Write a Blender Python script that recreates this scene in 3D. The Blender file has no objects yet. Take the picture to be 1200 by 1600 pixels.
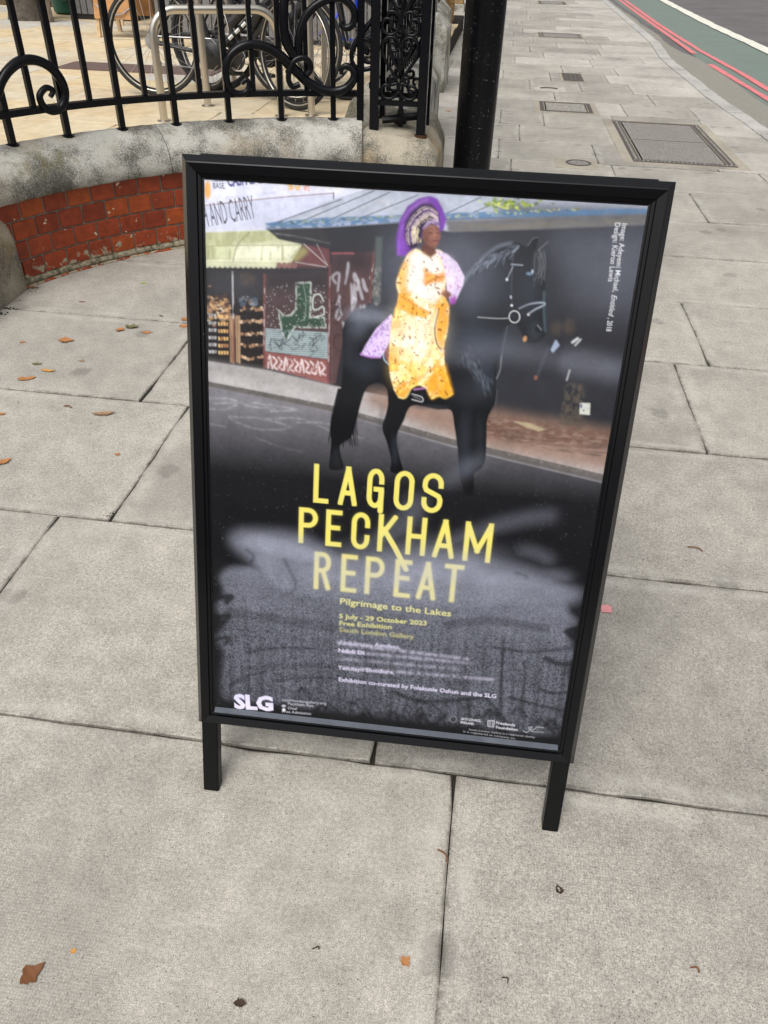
import bpy, bmesh, math, random
import numpy as np
from mathutils import Vector, Matrix
random.seed(7)
RNG = np.random.default_rng(7)
R = math.radians
scn = bpy.context.scene
COL = scn.collection

# ------------------------------------------------------------------ camera
F_PX, PITCH, ROLL, YAW, CH = 1202.0, 0.648465720, 0.034294078, -0.113137324, 1.211023
def _basis():
    cy, sy = math.cos(YAW), math.sin(YAW)
    f = np.array([sy*math.cos(PITCH), cy*math.cos(PITCH), -math.sin(PITCH)])
    rt = np.array([cy, -sy, 0.]); up = np.cross(rt, f)
    r2 = rt*math.cos(ROLL)+up*math.sin(ROLL); u2 = -rt*math.sin(ROLL)+up*math.cos(ROLL)
    return np.array([r2, -u2, f])
MC = _basis(); CAM = np.array([0, 0, CH])
cam_d = bpy.data.cameras.new('camera'); cam = bpy.data.objects.new('camera', cam_d); COL.objects.link(cam)
cam_d.sensor_fit = 'VERTICAL'; cam_d.sensor_height = 32.0; cam_d.lens = F_PX/1600*32.0
cam_d.clip_start = 0.02; cam_d.clip_end = 1500
mw = Matrix.Identity(4)
for i in range(3):
    mw[i][0] = MC[0][i]; mw[i][1] = -MC[1][i]; mw[i][2] = -MC[2][i]; mw[i][3] = CAM[i]
cam.matrix_world = mw
scn.camera = cam
scn.view_settings.view_transform = 'Standard'; scn.view_settings.look = 'None'
scn.view_settings.exposure = 0.25; scn.view_settings.gamma = 1.0
scn.view_settings.use_curve_mapping = False

# ------------------------------------------------------------------ sky and sun (bright overcast)
SUN_EL, SUN_AZ = R(58), R(200)      # azimuth clockwise from +Y
w = bpy.data.worlds.new('World'); scn.world = w; w.use_nodes = True
nt = w.node_tree; nt.nodes.clear()
sky = nt.nodes.new('ShaderNodeTexSky'); sky.sky_type = 'NISHITA'; sky.sun_disc = False
sky.sun_elevation = SUN_EL; sky.sun_rotation = SUN_AZ; sky.dust_density = 6.0; sky.air_density = 1.2; sky.ozone_density = 1.0
hs = nt.nodes.new('ShaderNodeHueSaturation'); hs.inputs['Saturation'].default_value = 0.16
bg = nt.nodes.new('ShaderNodeBackground'); bg.inputs['Strength'].default_value = 0.13
wo = nt.nodes.new('ShaderNodeOutputWorld')
nt.links.new(sky.outputs[0], hs.inputs['Color']); nt.links.new(hs.outputs[0], bg.inputs[0]); nt.links.new(bg.outputs[0], wo.inputs[0])
sl = bpy.data.lights.new('sun', 'SUN'); sl.energy = 1.4; sl.angle = R(35); sl.color = (1.0, 0.965, 0.91)
so = bpy.data.objects.new('sun', sl); COL.objects.link(so); so.location = (0, 0, 12)
sd = Vector((math.sin(SUN_AZ)*math.cos(SUN_EL), math.cos(SUN_AZ)*math.cos(SUN_EL), math.sin(SUN_EL)))
so.rotation_euler = sd.to_track_quat('Z', 'Y').to_euler()

# ------------------------------------------------------------------ pixel helpers: a pixel gives a ray, the surface it touches gives the distance
def ray(u, v): return np.array([(u-600)/F_PX, (v-800)/F_PX, 1.0]) @ MC
def G(u, v, z=0.0):
    d = ray(u, v); return CAM + d*((z-CH)/d[2])
def PYp(u, v, y):
    d = ray(u, v); return CAM + d*(y/d[1])
WC = np.array([-0.336, 2.226]); WR = 1.618       # plan circle of the curved wall
def PCy(u, v, r):                                # ray against the vertical cylinder through the wall
    d = ray(u, v); a = d[0]**2+d[1]**2; b = -2*(d[0]*WC[0]+d[1]*WC[1]); c = WC@WC-r*r
    return CAM + d*((-b+math.sqrt(max(0, b*b-4*a*c)))/(2*a))
def arc(th, r, z): return (WC[0]+r*math.cos(th), WC[1]+r*math.sin(th), z)

# ------------------------------------------------------------------ object helpers
def tag(o, label=None, cat=None, group=None, kind=None):
    if label: o['label'] = label
    if cat: o['category'] = cat
    if group: o['group'] = group
    if kind: o['kind'] = kind
    return o
def adopt(o, p):
    if p is not None:
        o.parent = p
        if p.type == 'EMPTY' and not p.get('_local'):
            o.matrix_parent_inverse = Matrix.Translation(p.location).inverted()
    return o
def link(name, me, mat, parent=None):
    o = bpy.data.objects.new(name, me); COL.objects.link(o)
    if mat is not None and len(me.materials) == 0: me.materials.append(mat)
    return adopt(o, parent)
def mk(name, v, f, mat, parent=None, smooth=False):
    me = bpy.data.meshes.new(name); me.from_pydata([tuple(map(float, p)) for p in v], [], f); me.update()
    if smooth: me.polygons.foreach_set('use_smooth', [True]*len(me.polygons))
    return link(name, me, mat, parent)
def thing(name, loc, label, cat, group=None, local=False):
    e = bpy.data.objects.new(name, None); COL.objects.link(e); e.location = loc; e.empty_display_size = 0.1
    if local: e['_local'] = 1
    return tag(e, label, cat, group)
class MB:
    def __init__(s): s.v = []; s.f = []
    def add(s, v, f):
        n = len(s.v); s.v += [tuple(p) for p in v]; s.f += [tuple(i+n for i in q) for q in f]; return s
    def box(s, a, b):
        (x0, y0, z0), (x1, y1, z1) = a, b
        return s.add([(x0,y0,z0),(x1,y0,z0),(x1,y1,z0),(x0,y1,z0),(x0,y0,z1),(x1,y0,z1),(x1,y1,z1),(x0,y1,z1)],
                     [(0,3,2,1),(4,5,6,7),(0,1,5,4),(1,2,6,5),(2,3,7,6),(3,0,4,7)])
    def bbox(s, a, b, c=0.004):            # box with chamfered edges
        bm = bmesh.new(); bmesh.ops.create_cube(bm, size=1)
        sz = [b[i]-a[i] for i in range(3)]; ce = [(a[i]+b[i])/2 for i in range(3)]
        for q in bm.verts: q.co = Vector([q.co[i]*sz[i]+ce[i] for i in range(3)])
        bmesh.ops.bevel(bm, geom=bm.edges[:], offset=min(c, min(sz)*.4), segments=1, affect='EDGES')
        bm.verts.index_update()
        s.add([q.co[:] for q in bm.verts], [[l.index for l in fc.verts] for fc in bm.faces]); bm.free(); return s
    def tube(s, pts, rad, n=8, caps=True, closed=False, flat=None, upv=None):
        P = [np.array(p, float) for p in pts]; m = len(P)
        rads = rad if hasattr(rad, '__len__') else [rad]*m
        T = []
        for i in range(m):
            a = P[(i-1) % m] if (closed or i > 0) else P[i]; b = P[(i+1) % m] if (closed or i < m-1) else P[i]
            t = b-a; T.append(t/(np.linalg.norm(t)+1e-12))
        up = np.array(upv, float) if upv is not None else np.array([0, 0, 1.]) if abs(T[0][2]) < .9 else np.array([0, 1., 0])
        N = up-T[0]*(up@T[0]); N /= np.linalg.norm(N)
        V = []; Fs = []
        for i in range(m):
            if upv is not None: N = up-T[i]*(up@T[i])
            else: N = N-T[i]*(N@T[i])
            N /= np.linalg.norm(N)+1e-12
            B = np.cross(T[i], N)
            for k in range(n):
                a = 2*math.pi*(k+.5)/n; kx = flat if flat else 1.0
                V.append(P[i]+rads[i]*(math.cos(a)*N*kx+math.sin(a)*B))
        for i in range(m if closed else m-1):
            for k in range(n):
                a = i*n+k; b = i*n+(k+1) % n; c = ((i+1) % m)*n+(k+1) % n; d = ((i+1) % m)*n+k
                Fs.append((a, b, c, d))
        if caps and not closed:
            Fs.append(tuple(range(n-1, -1, -1))); Fs.append(tuple((m-1)*n+k for k in range(n)))
        return s.add(V, Fs)
    def lathe(s, prof, c, n=24, axis='z'):
        V = []; Fs = []; m = len(prof)
        for (r, h) in prof:
            for k in range(n):
                a = 2*math.pi*k/n; p = (r*math.cos(a), r*math.sin(a), h)
                if axis == 'y': p = (p[0], p[2], p[1])
                V.append((c[0]+p[0], c[1]+p[1], c[2]+p[2]))
        for i in range(m-1):
            for k in range(n): Fs.append((i*n+k, i*n+(k+1) % n, (i+1)*n+(k+1) % n, (i+1)*n+k))
        Fs.append(tuple(range(n-1, -1, -1))); Fs.append(tuple((m-1)*n+k for k in range(n)))
        return s.add(V, Fs)
    def prism(s, poly, z0, z1):
        n = len(poly); V = [(p[0], p[1], z0) for p in poly]+[(p[0], p[1], z1) for p in poly]
        return s.add(V, [tuple(range(n-1, -1, -1)), tuple(range(n, 2*n))]+[(i, (i+1) % n, n+(i+1) % n, n+i) for i in range(n)])
    def build(s, name, mat, parent=None, smooth=False): return mk(name, s.v, s.f, mat, parent, smooth)
def autosmooth(o, ang=40):
    me = o.data; me.polygons.foreach_set('use_smooth', [True]*len(me.polygons))
    try: me.set_sharp_from_angle(angle=R(ang))
    except Exception: pass
    return o
def crom(pts, k=6):
    P = [np.array(p, float) for p in pts]; out = []
    for i in range(len(P)-1):
        a = P[max(i-1, 0)]; b = P[i]; c = P[i+1]; d = P[min(i+2, len(P)-1)]
        for j in range(k):
            t = j/k; out.append(.5*((2*b)+(c-a)*t+(2*a-5*b+4*c-d)*t*t+(3*b-a-3*c+d)*t**3))
    out.append(P[-1]); return out

# ------------------------------------------------------------------ material helpers
class M:
    def __init__(s, name, rough=.6, spec=.5, metal=0.0):
        s.m = bpy.data.materials.new(name); s.m.use_nodes = True; s.t = s.m.node_tree
        s.b = s.t.nodes['Principled BSDF']; s.b.inputs['Roughness'].default_value = rough
        s.b.inputs['Specular IOR Level'].default_value = spec; s.b.inputs['Metallic'].default_value = metal
        s._p = None
    def n(s, t): return s.t.nodes.new(t)
    def l(s, a, b): s.t.links.new(a, b)
    def pos(s):
        if s._p is None: s._p = s.n('ShaderNodeNewGeometry').outputs['Position']
        return s._p
    def obj(s): return s.n('ShaderNodeTexCoord').outputs['Object']
    def rnd(s): return s.n('ShaderNodeObjectInfo').outputs['Random']
    def map(s, vec, sc):
        q = s.n('ShaderNodeMapping'); q.inputs['Scale'].default_value = sc; s.l(vec, q.inputs['Vector']); return q.outputs[0]
    def noise(s, sc, det=3, ro=.55, vec=None, dist=0.0):
        q = s.n('ShaderNodeTexNoise'); q.inputs['Scale'].default_value = sc; q.inputs['Detail'].default_value = det
        q.inputs['Roughness'].default_value = ro; q.inputs['Distortion'].default_value = dist
        s.l(vec if vec is not None else s.pos(), q.inputs['Vector']); return q.outputs['Fac']
    def vor(s, sc, vec=None, feat='F1', out='Distance', rand=1.0):
        q = s.n('ShaderNodeTexVoronoi'); q.feature = feat; q.inputs['Scale'].default_value = sc; q.inputs['Randomness'].default_value = rand
        s.l(vec if vec is not None else s.pos(), q.inputs['Vector']); return q.outputs[out]
    def ramp(s, fac, stops):
        q = s.n('ShaderNodeValToRGB'); s.l(fac, q.inputs[0]); e = q.color_ramp.elements
        while len(e) < len(stops): e.new(.5)
        for i, (p, c) in enumerate(stops):
            e[i].position = p; e[i].color = (c, c, c, 1) if isinstance(c, (int, float)) else (*c, 1)
        return q.outputs[0]
    def mix(s, fac, a, b, mode='MIX'):
        q = s.n('ShaderNodeMix'); q.data_type = 'RGBA'; q.blend_type = mode
        for val, idx in ((fac, 0), (a, 6), (b, 7)):
            if hasattr(val, 'links') or hasattr(val, 'is_linked'): s.l(val, q.inputs[idx])
            elif idx == 0: q.inputs[0].default_value = val
            else: q.inputs[idx].default_value = (val, val, val, 1) if isinstance(val, (int, float)) else (*val, 1)
        return q.outputs[2]
    def math(s, op, a, b=0.0):
        q = s.n('ShaderNodeMath'); q.operation = op
        for i, val in enumerate((a, b)):
            if hasattr(val, 'is_linked'): s.l(val, q.inputs[i])
            else: q.inputs[i].default_value = val
        return q.outputs[0]
    def col(s, c):
        if hasattr(c, 'is_linked'): s.l(c, s.b.inputs['Base Color'])
        else: s.b.inputs['Base Color'].default_value = (*c, 1)
        return s
    def rough(s, c): s.l(c, s.b.inputs['Roughness']); return s
    def bump(s, h, st=.4, d=.002):
        q = s.n('ShaderNodeBump'); q.inputs['Strength'].default_value = st; q.inputs['Distance'].default_value = d
        s.l(h, q.inputs['Height']); s.l(q.outputs[0], s.b.inputs['Normal']); return s
def zsep(m):
    q = m.n('ShaderNodeSeparateXYZ'); m.l(m.pos(), q.inputs[0]); return q.outputs

def slab_mat(name, c0, c1, dimple=.5, edge=True):
    m = M(name, .76, .36)
    def vor2(sc, vec=None):
        q = m.n('ShaderNodeTexVoronoi'); q.voronoi_dimensions = '2D'; q.inputs['Scale'].default_value = sc; m.l(vec if vec is not None else m.pos(), q.inputs['Vector']); return q
    mul = lambda b_, f_: m.mix(1.0, b_, f_, 'MULTIPLY')
    base = m.mix(m.rnd(), c0, c1)
    base = mul(base, m.ramp(m.noise(1.9, 5, .65), [(.28, .74), (.72, 1.12)]))
    base = mul(base, m.ramp(m.noise(15, 5, .7), [(.25, .80), (.75, 1.13)]))
    base = mul(base, m.ramp(m.noise(150, 3, .6), [(.3, .78), (.7, 1.16)]))
    base = mul(base, m.ramp(m.noise(560, 2, .7), [(.32, .50), (.5, 1.0), (.68, 1.36)]))
    dq = vor2(200); dq.inputs['Randomness'].default_value = .35; dim = dq.outputs['Distance']
    pm = m.ramp(m.noise(1.6, 2), [(.45, 0.0), (.62, 1.0)])
    base = mul(base, m.mix(pm, 1.0, m.ramp(dim, [(.18, 1.05), (.62, .80)])))
    # grit lodged in the face, trodden gum, damp stains, pale scuffs
    pep = vor2(46); sz = m.math('MULTIPLY', m.noise(7, 3), .14)
    base = m.mix(m.ramp(m.math('ADD', pep.outputs['Distance'], sz), [(.085, .85), (.12, 0.0)]), base, (.055, .05, .044))
    warp = m.n('ShaderNodeVectorMath'); warp.operation = 'ADD'; nv = m.n('ShaderNodeTexNoise'); nv.inputs['Scale'].default_value = 28; m.l(m.pos(), nv.inputs['Vector'])
    sc_ = m.n('ShaderNodeVectorMath'); sc_.operation = 'SCALE'; sc_.inputs['Scale'].default_value = .05; m.l(nv.outputs['Color'], sc_.inputs[0]); m.l(m.pos(), warp.inputs[0]); m.l(sc_.outputs[0], warp.inputs[1])
    gv = vor2(2.1, warp.outputs[0]); base = m.mix(m.ramp(gv.outputs['Distance'], [(.045, .42), (.075, 0.0)]), base, (.10, .095, .088))
    g2 = vor2(1.1, warp.outputs[0]); base = m.mix(m.ramp(g2.outputs['Distance'], [(.10, .26), (.24, 0.0)]), base, (.14, .13, .115))
    streak = m.noise(1.0, 4, .7, m.map(m.pos(), (3, 26, 1)))
    base = m.mix(m.ramp(streak, [(.60, 0.0), (.76, .35)]), base, (.5, .475, .43))
    if edge:      # dirt trodden into the joint edge and the scuffed pale margin next to it
        at = m.n('ShaderNodeAttribute'); at.attribute_name = 'margin'; mg = at.outputs['Fac']
        nn = m.noise(9, 4, .7)
        base = m.mix(m.math('MULTIPLY', m.ramp(mg, [(.0, 0.0), (.55, 1.0), (.9, .2)]), m.ramp(nn, [(.42, 0.0), (.62, .42)])), base, (.52, .495, .45))
        base = m.mix(m.math('MULTIPLY', m.ramp(mg, [(.90, 0.0), (1.0, 1.0)]), m.ramp(m.noise(22, 4, .7), [(.42, 0.0), (.64, .6)])), base, (.07, .063, .05))
    m.col(base)
    h = m.math('ADD', m.math('MULTIPLY', m.noise(480, 3, .6), .8), m.math('MULTIPLY', m.math('MULTIPLY', dim, pm), dimple))
    m.bump(h, .45, .0018); return m.m
SLAB = slab_mat('concrete_paving', (.43, .402, .352), (.335, .314, .28))
SLAB_P = slab_mat('pale_paving', (.52, .49, .44), (.45, .42, .38), .2)
JOINT = M('joint_dirt', .95, .1).col((.035, .031, .025)).m
KERB = slab_mat('granite_kerb', (.44, .43, .41), (.50, .48, .45), .1)
BED = slab_mat('mortar_bed', (.40, .36, .29), (.38, .34, .28), .1)
m = M('asphalt', .9, .25)
a = m.mix(1.0, (.125, .116, .116), m.ramp(m.noise(240, 2, .7), [(.3, .55), (.7, 1.5)]), 'MULTIPLY')
a = m.mix(1.0, a, m.ramp(m.noise(1.2, 4), [(.3, .82), (.7, 1.15)]), 'MULTIPLY')
m.col(a).bump(m.noise(240, 2, .7), .6, .004); ASPH = m.m
m = M('green_lane', .9, .25)
a = m.mix(m.ramp(m.noise(3, 5, .7), [(.42, 0.0), (.7, .75)]), (.15, .195, .17), (.15, .155, .145))
a = m.mix(1.0, a, m.ramp(m.noise(260, 2, .7), [(.3, .6), (.7, 1.45)]), 'MULTIPLY')
m.col(a).bump(m.noise(260, 2, .7), .5, .004); GREEN = m.m
m = M('gutter_asphalt', .92, .2)
a = m.mix(m.ramp(m.noise(14, 4, .7), [(.4, 0.0), (.65, .8)]), (.30, .29, .255), (.33, .305, .26))
a = m.mix(1.0, a, m.ramp(m.vor(130), [(.2, 1.35), (.6, .55)]), 'MULTIPLY')
m.col(a).bump(m.vor(130), .6, .005); GUTTER = m.m
def paint_mat(n, c):
    m = M(n, .75, .3)
    k = m.ramp(m.noise(26, 5, .75), [(.38, 1.0), (.46, 0.0)])
    m.col(m.mix(k, m.mix(1.0, c, m.ramp(m.noise(9, 4), [(.3, .85), (.7, 1.08)]), 'MULTIPLY'), (.16, .13, .125))); return m.m
RED = paint_mat('red_line_paint', (.66, .19, .20)); WHITE = paint_mat('white_line_paint', (.72, .71, .62))
def stone_mat(name, light, warm=0.0):
    m = M(name, .92, .2)
    fine = m.noise(170, 6, .8); big = m.noise(4.5, 4, .6); mid = m.noise(22, 4, .65)
    b = m.mix(m.ramp(m.noise(7, 3), [(.35, 0.0), (.7, 1.0)]), light, tuple(c*.82 for c in light))
    b = m.mix(m.ramp(m.noise(3.1, 3), [(.50, 0.0), (.66, .55+warm)]), b, (.33, .23, .11))
    dirt = m.math('ADD', m.math('MULTIPLY', fine, .50), m.math('MULTIPLY', big, .66))
    b = m.mix(m.ramp(dirt, [(.55, 0.0), (.66, .93)]), b, (.075, .072, .058))
    b = m.mix(m.ramp(m.math('ADD', m.math('MULTIPLY', mid, .5), m.math('MULTIPLY', m.noise(3.3, 2), .6)), [(.60, 0.0), (.70, .55)]), b, (.16, .14, .055))
    b = m.mix(m.ramp(m.noise(210, 4, .75), [(.57, 0.0), (.65, .8)]), b, (.56, .545, .50))
    b = m.mix(m.ramp(m.noise(300, 4, .8), [(.54, 0.0), (.62, .7)]), b, (.10, .097, .085))
    m.col(b).bump(m.math('ADD', fine, m.math('MULTIPLY', mid, .7)), .7, .008); return m.m
STONE = stone_mat('lichened_stone', (.54, .525, .475))
STONE_W = stone_mat('warm_stone', (.45, .40, .31), .35)
m = M('glazed_red_brick', .5, .3)
b = m.mix(m.rnd(), (.27, .045, .014), (.19, .030, .011))
b = m.mix(m.ramp(m.math('FRACT', m.math('MULTIPLY', m.rnd(), 7.31)), [(.6, 0.0), (.9, .75)]), b, (.34, .068, .014))
b = m.mix(1.0, b, m.ramp(m.noise(28, 4, .65), [(.3, .68), (.7, 1.2)]), 'MULTIPLY')
b = m.mix(m.ramp(m.noise(150, 3), [(.62, 0.0), (.75, .6)]), b, (.05, .02, .012))
zz = zsep(m)[2]
low = m.ramp(m.math('ADD', m.math('MULTIPLY', zz, -2.2), m.noise(30, 4, .7)), [(.40, 0.0), (.50, 1.0)])
chip = m.ramp(m.noise(26, 3, .6), [(.685, 0.0), (.70, 1.0)])
lowc = m.ramp(m.math('SUBTRACT', m.noise(24, 4, .7), m.math('MULTIPLY', zz, 1.5)), [(.47, 0.0), (.50, 1.0)])
b = m.mix(chip, b, (.50, .41, .30)); b = m.mix(lowc, b, m.mix(m.noise(60, 3), (.42, .36, .26), (.16, .14, .09)))
m.col(b).bump(m.math('ADD', m.noise(60, 4), m.math('MULTIPLY', chip, -.8)), .35, .004); BRICK = m.m
m = M('wall_mortar', .95, .15)
m.col(m.mix(m.noise(50, 4), (.13, .115, .09), (.30, .27, .22))).bump(m.noise(120, 3), .6, .004); MORTAR = m.m
m = M('mossy_fillet', .95, .15)
m.col(m.mix(m.ramp(m.noise(40, 4, .7), [(.4, 0.0), (.6, 1.0)]), (.10, .095, .06), (.33, .28, .20))).bump(m.noise(80, 4), .8, .006); FILLET = m.m
m = M('black_iron', .22, .2)
b = m.mix(m.ramp(m.noise(200, 3, .7), [(.66, 0.0), (.74, .5)]), (.0032, .0036, .005), (.10, .10, .10))
m.col(b).bump(m.noise(90, 4, .7), .22, .002); IRON = m.m
m = M('rusty_iron', .85, .2)
m.col(m.mix(m.noise(60, 4), (.035, .018, .011), (.10, .04, .018))).bump(m.noise(120, 4), .7, .003); RUST = m.m
m = M('black_post_paint', .28, .18)
b = m.mix(m.ramp(m.noise(70, 4, .75), [(.655, 0.0), (.70, .8)]), (.0035, .004, .005), (.45, .45, .44))
b = m.mix(m.ramp(m.noise(9, 5, .7), [(.6, 0.0), (.8, .35)]), b, (.035, .035, .036))
m.col(b).bump(m.noise(40, 3), .1, .003); POST = m.m
m = M('york_stone', .85, .3)
b = m.mix(m.rnd(), (.60, .49, .31), (.54, .49, .39))
b = m.mix(m.ramp(m.math('FRACT', m.math('MULTIPLY', m.rnd(), 5.7)), [(.7, 0.0), (.9, .8)]), b, (.42, .43, .42))
b = m.mix(m.ramp(m.noise(2.4, 4, .65), [(.42, 0.0), (.72, .6)]), b, (.46, .30, .14))
b = m.mix(1.0, b, m.ramp(m.noise(11, 5, .7), [(.25, .78), (.75, 1.12)]), 'MULTIPLY')
m.col(b).bump(m.noise(30, 4), .3, .005); YORK = m.m
STEEL = M('stainless_steel', .32, .5, 1.0).col((.60, .565, .51)); STEEL.bump(STEEL.noise(60, 2), .03, .002); STEEL = STEEL.m
def plain(n, c, r=.5, metal=0.0, spec=.5, var=.18, sc=40):
    m = M(n, r, spec, metal)
    m.col(m.mix(1.0, c, m.ramp(m.noise(sc, 3, .6, m.obj()), [(.3, 1-var), (.7, 1+var)]), 'MULTIPLY')); return m.m
RUBBER = plain('tyre_rubber', (.018, .018, .018), .8); RIMM = plain('rim_alloy', (.45, .42, .36), .35, .6)
BKPAINT = plain('black_bike_paint', (.012, .012, .014), .25); BLUE = plain('blue_bike_paint', (.012, .05, .62), .28)
ALLOY = plain('brushed_alloy', (.42, .42, .43), .35, .9); PLASTIC = plain('black_plastic', (.014, .014, .015), .5)
DECAL = plain('white_decal', (.7, .7, .7), .4)
ORANGE = plain('varnished_ply', (.42, .21, .075), .5, sc=12); PALE = plain('pale_timber', (.50, .36, .2), .6, sc=15)
SLAT = plain('grey_slat', (.16, .155, .15), .7, sc=20); TUB = plain('green_plastic', (.01, .085, .06), .45)
BARK = plain('tree_bark', (.085, .07, .055), .95, var=.45, sc=14)
BROWNMAT = plain('brown_mat', (.115, .075, .065), .95, var=.3, sc=150)
m = M('dark_stock_brick', .9, .2)
b = m.mix(m.rnd(), (.085, .062, .038), (.15, .105, .058)); m.col(m.mix(1.0, b, m.ramp(m.noise(25, 4), [(.3, .6), (.7, 1.25)]), 'MULTIPLY')).bump(m.noise(60, 4), .5, .004); STOCK = m.m
m = M('yellow_stock_brick', .9, .2)
b = m.mix(m.rnd(), (.42, .25, .085), (.30, .19, .09)); m.col(m.mix(1.0, b, m.ramp(m.noise(25, 4), [(.3, .6), (.7, 1.25)]), 'MULTIPLY')).bump(m.noise(60, 4), .5, .004); YSTOCK = m.m

# ------------------------------------------------------------------ ground, road
def sheet(name, pts, z, mat, kind='structure', parent=None, div=None):
    o = mk(name, [(p[0], p[1], z) for p in pts], [tuple(range(len(pts)))], mat, parent)
    if parent is None: tag(o, kind=kind)
    return o
sheet('ground', [(-300, -200), (300, -200), (300, 600), (-300, 600)], -.30, ASPH)
KX = [(-6, 2.35), (5, 2.27), (7.3, 2.22), (8.6, 2.15), (10, 2.15), (11.4, 2.13), (13.4, 2.27), (22, 2.37), (32, 2.6), (60, 3.6), (90, 5.2)]
def kx(y): return float(np.interp(y, [p[0] for p in KX], [p[1] for p in KX]))
def strip(name, xa, xb, ys, z, mat, wob=0.0, seed=1):
    rr = random.Random(seed); V = []; Fq = []
    for i, y in enumerate(ys):
        V += [(xa(y)+rr.uniform(-wob, wob), y, z), (xb(y)+rr.uniform(-wob, wob), y, z)]
        if i: Fq.append((2*i-2, 2*i-1, 2*i+1, 2*i))
    return tag(mk(name, V, Fq, mat), kind='structure')
def rng(a, b, s):
    n = max(1, int(round((b-a)/s))); return [a+(b-a)*i/n for i in range(n+1)]
rise = lambda y: float(np.interp(y, [-6, 22, 32, 60, 90], [0, 0, .2, 1.2, 2.8]))
RZ = -.05
strip('road', lambda y: kx(y)-.1, lambda y: 40.0, rng(-6, 90, 4), RZ, ASPH)
strip('cycle_lane', lambda y: 2.58+rise(y)+(0.02 if y > 12 else .0), lambda y: 3.78+rise(y), rng(-6, 80, 1), RZ+.004, GREEN, .01, 3)
strip('gutter', lambda y: kx(y)-.02, lambda y: 2.60+rise(y)-(.12 if y > 12.5 else 0), rng(-6, 80, .7), RZ+.007, GUTTER, .03, 5)
REDA = lambda y: float(np.interp(y, [-6, 9, 11, 13.2, 17, 24, 32, 60, 90], [2.86, 2.86, 2.85, 2.78, 2.79, 2.92, 3.1, 4.1, 5.7]))
REDB = lambda y: float(np.interp(y, [-6, 9, 11.5, 12.8, 17.5, 24, 32, 60, 90], [2.69, 2.69, 2.63, 2.63, 2.69, 2.78, 2.97, 3.97, 5.6]))
strip('red_line', lambda y: REDA(y)-.04, lambda y: REDA(y)+.04, rng(-6, 80, .35), RZ+.011, RED, .006, 8)
strip('red_line', lambda y: REDB(y)-.04, lambda y: REDB(y)+.04, rng(-6, 11.6, .35), RZ+.011, RED, .006, 9)
strip('red_line', lambda y: REDB(y)-.04, lambda y: REDB(y)+.04, rng(12.7, 80, .35), RZ+.011, RED, .006, 10)
WX = lambda y: float(np.interp(y, [-6, 13, 17, 25, 32, 60, 90], [3.74, 3.70, 3.68, 3.84, 4.1, 5.2, 6.8]))
strip('white_line', WX, lambda y: WX(y)+.21, rng(-6, 80, .4), RZ+.015, WHITE, .014, 11)

# ------------------------------------------------------------------ pavement of slabs
pave = strip('pavement', lambda y: -9.0, lambda y: kx(y)-.08, rng(-4, 28, 1), -.009, JOINT)
strip('far_pavement', lambda y: -4.0, lambda y: kx(y)-.10, rng(28, 90, 4), -.004, SLAB)
def slab_mesh(name, poly, mat, parent, z=0.0, gap=.0026, jit=.0014, depth=.05, bev=.0025, rr=random, chip=.06, tilt=.0012):
    c = np.mean(np.array(poly, float), 0); n = len(poly); ring = []
    for i in range(n):
        a = np.array(poly[i], float); b = np.array(poly[(i+1) % n], float); L = np.linalg.norm(b-a)
        k = max(2, int(L/.07)); d = (b-a)/max(L, 1e-6); nn = np.array([-d[1], d[0]])
        for j in range(k):
            s = j/k; e = rr.uniform(-jit, jit)
            if rr.random() < chip: e += rr.uniform(.002, .006)
            if j == 0: p = a+(c-a)/max(np.linalg.norm(c-a), 1e-6)*(gap*1.5+rr.uniform(0, .004))
            else: p = a+d*L*s+nn*((gap if i % 2 == 0 else gap*.28)+e)
            ring.append(p)
    m_ = len(ring); tx, ty = rr.uniform(-tilt, tilt), rr.uniform(-tilt, tilt); dz = rr.uniform(-.0015, .0015)
    hz = lambda p: z+dz+tx*(p[0]-c[0])+ty*(p[1]-c[1])
    V = [(p[0]-c[0], p[1]-c[1], z-depth) for p in ring]+[(p[0]-c[0], p[1]-c[1], hz(p)-bev) for p in ring]
    for p in ring:
        q = p+(c-p)/max(np.linalg.norm(c-p), 1e-6)*bev*1.3; V.append((q[0]-c[0], q[1]-c[1], hz(q)))
    for p in ring:
        q = p+(c-p)/max(np.linalg.norm(c-p), 1e-6)*min(.055, .3*np.linalg.norm(c-p)); V.append((q[0]-c[0], q[1]-c[1], hz(q)))
    Fs = [tuple(range(3*m_, 4*m_))]
    for i in range(m_):
        j = (i+1) % m_; Fs += [(i, j, m_+j, m_+i), (m_+i, m_+j, 2*m_+j, 2*m_+i), (2*m_+i, 2*m_+j, 3*m_+j, 3*m_+i)]
    o = mk(name, V, Fs, mat, parent); o.location = (c[0], c[1], 0)
    at = o.data.attributes.new('margin', 'FLOAT', 'POINT'); at.data.foreach_set('value', [1.0]*(3*m_)+[0.0]*m_); return o
ROW0 = .835
JX = {-2: [-1.5, -.6, .3, 1.2, 2.0], -1: [-1.3, -.4, .5, 1.4], 0: [-1.75, -.851, .049, .949, 1.85], 1: [-1.9, -.994, -.10, .95, 1.7], 2: [-1.76, -.86, .06, .985, 1.8],
      3: [-1.92, -1.02, -.15, .726, 1.5], 4: [-2.0, -1.0, -.05, .851, 1.75], 5: [-1.9, -.9, 0.0, .62, 1.52], 6: [-1.2, -.3, .55, 1.62],
      7: [-.5, .35, 1.2], 8: [-.2, .14, .8, 1.75], 9: [.05, .72, 1.5], 10: [-.15, .2, .9, 1.72], 11: [.05, .4, .98, 1.7]}
rr = random.Random(21)
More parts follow.
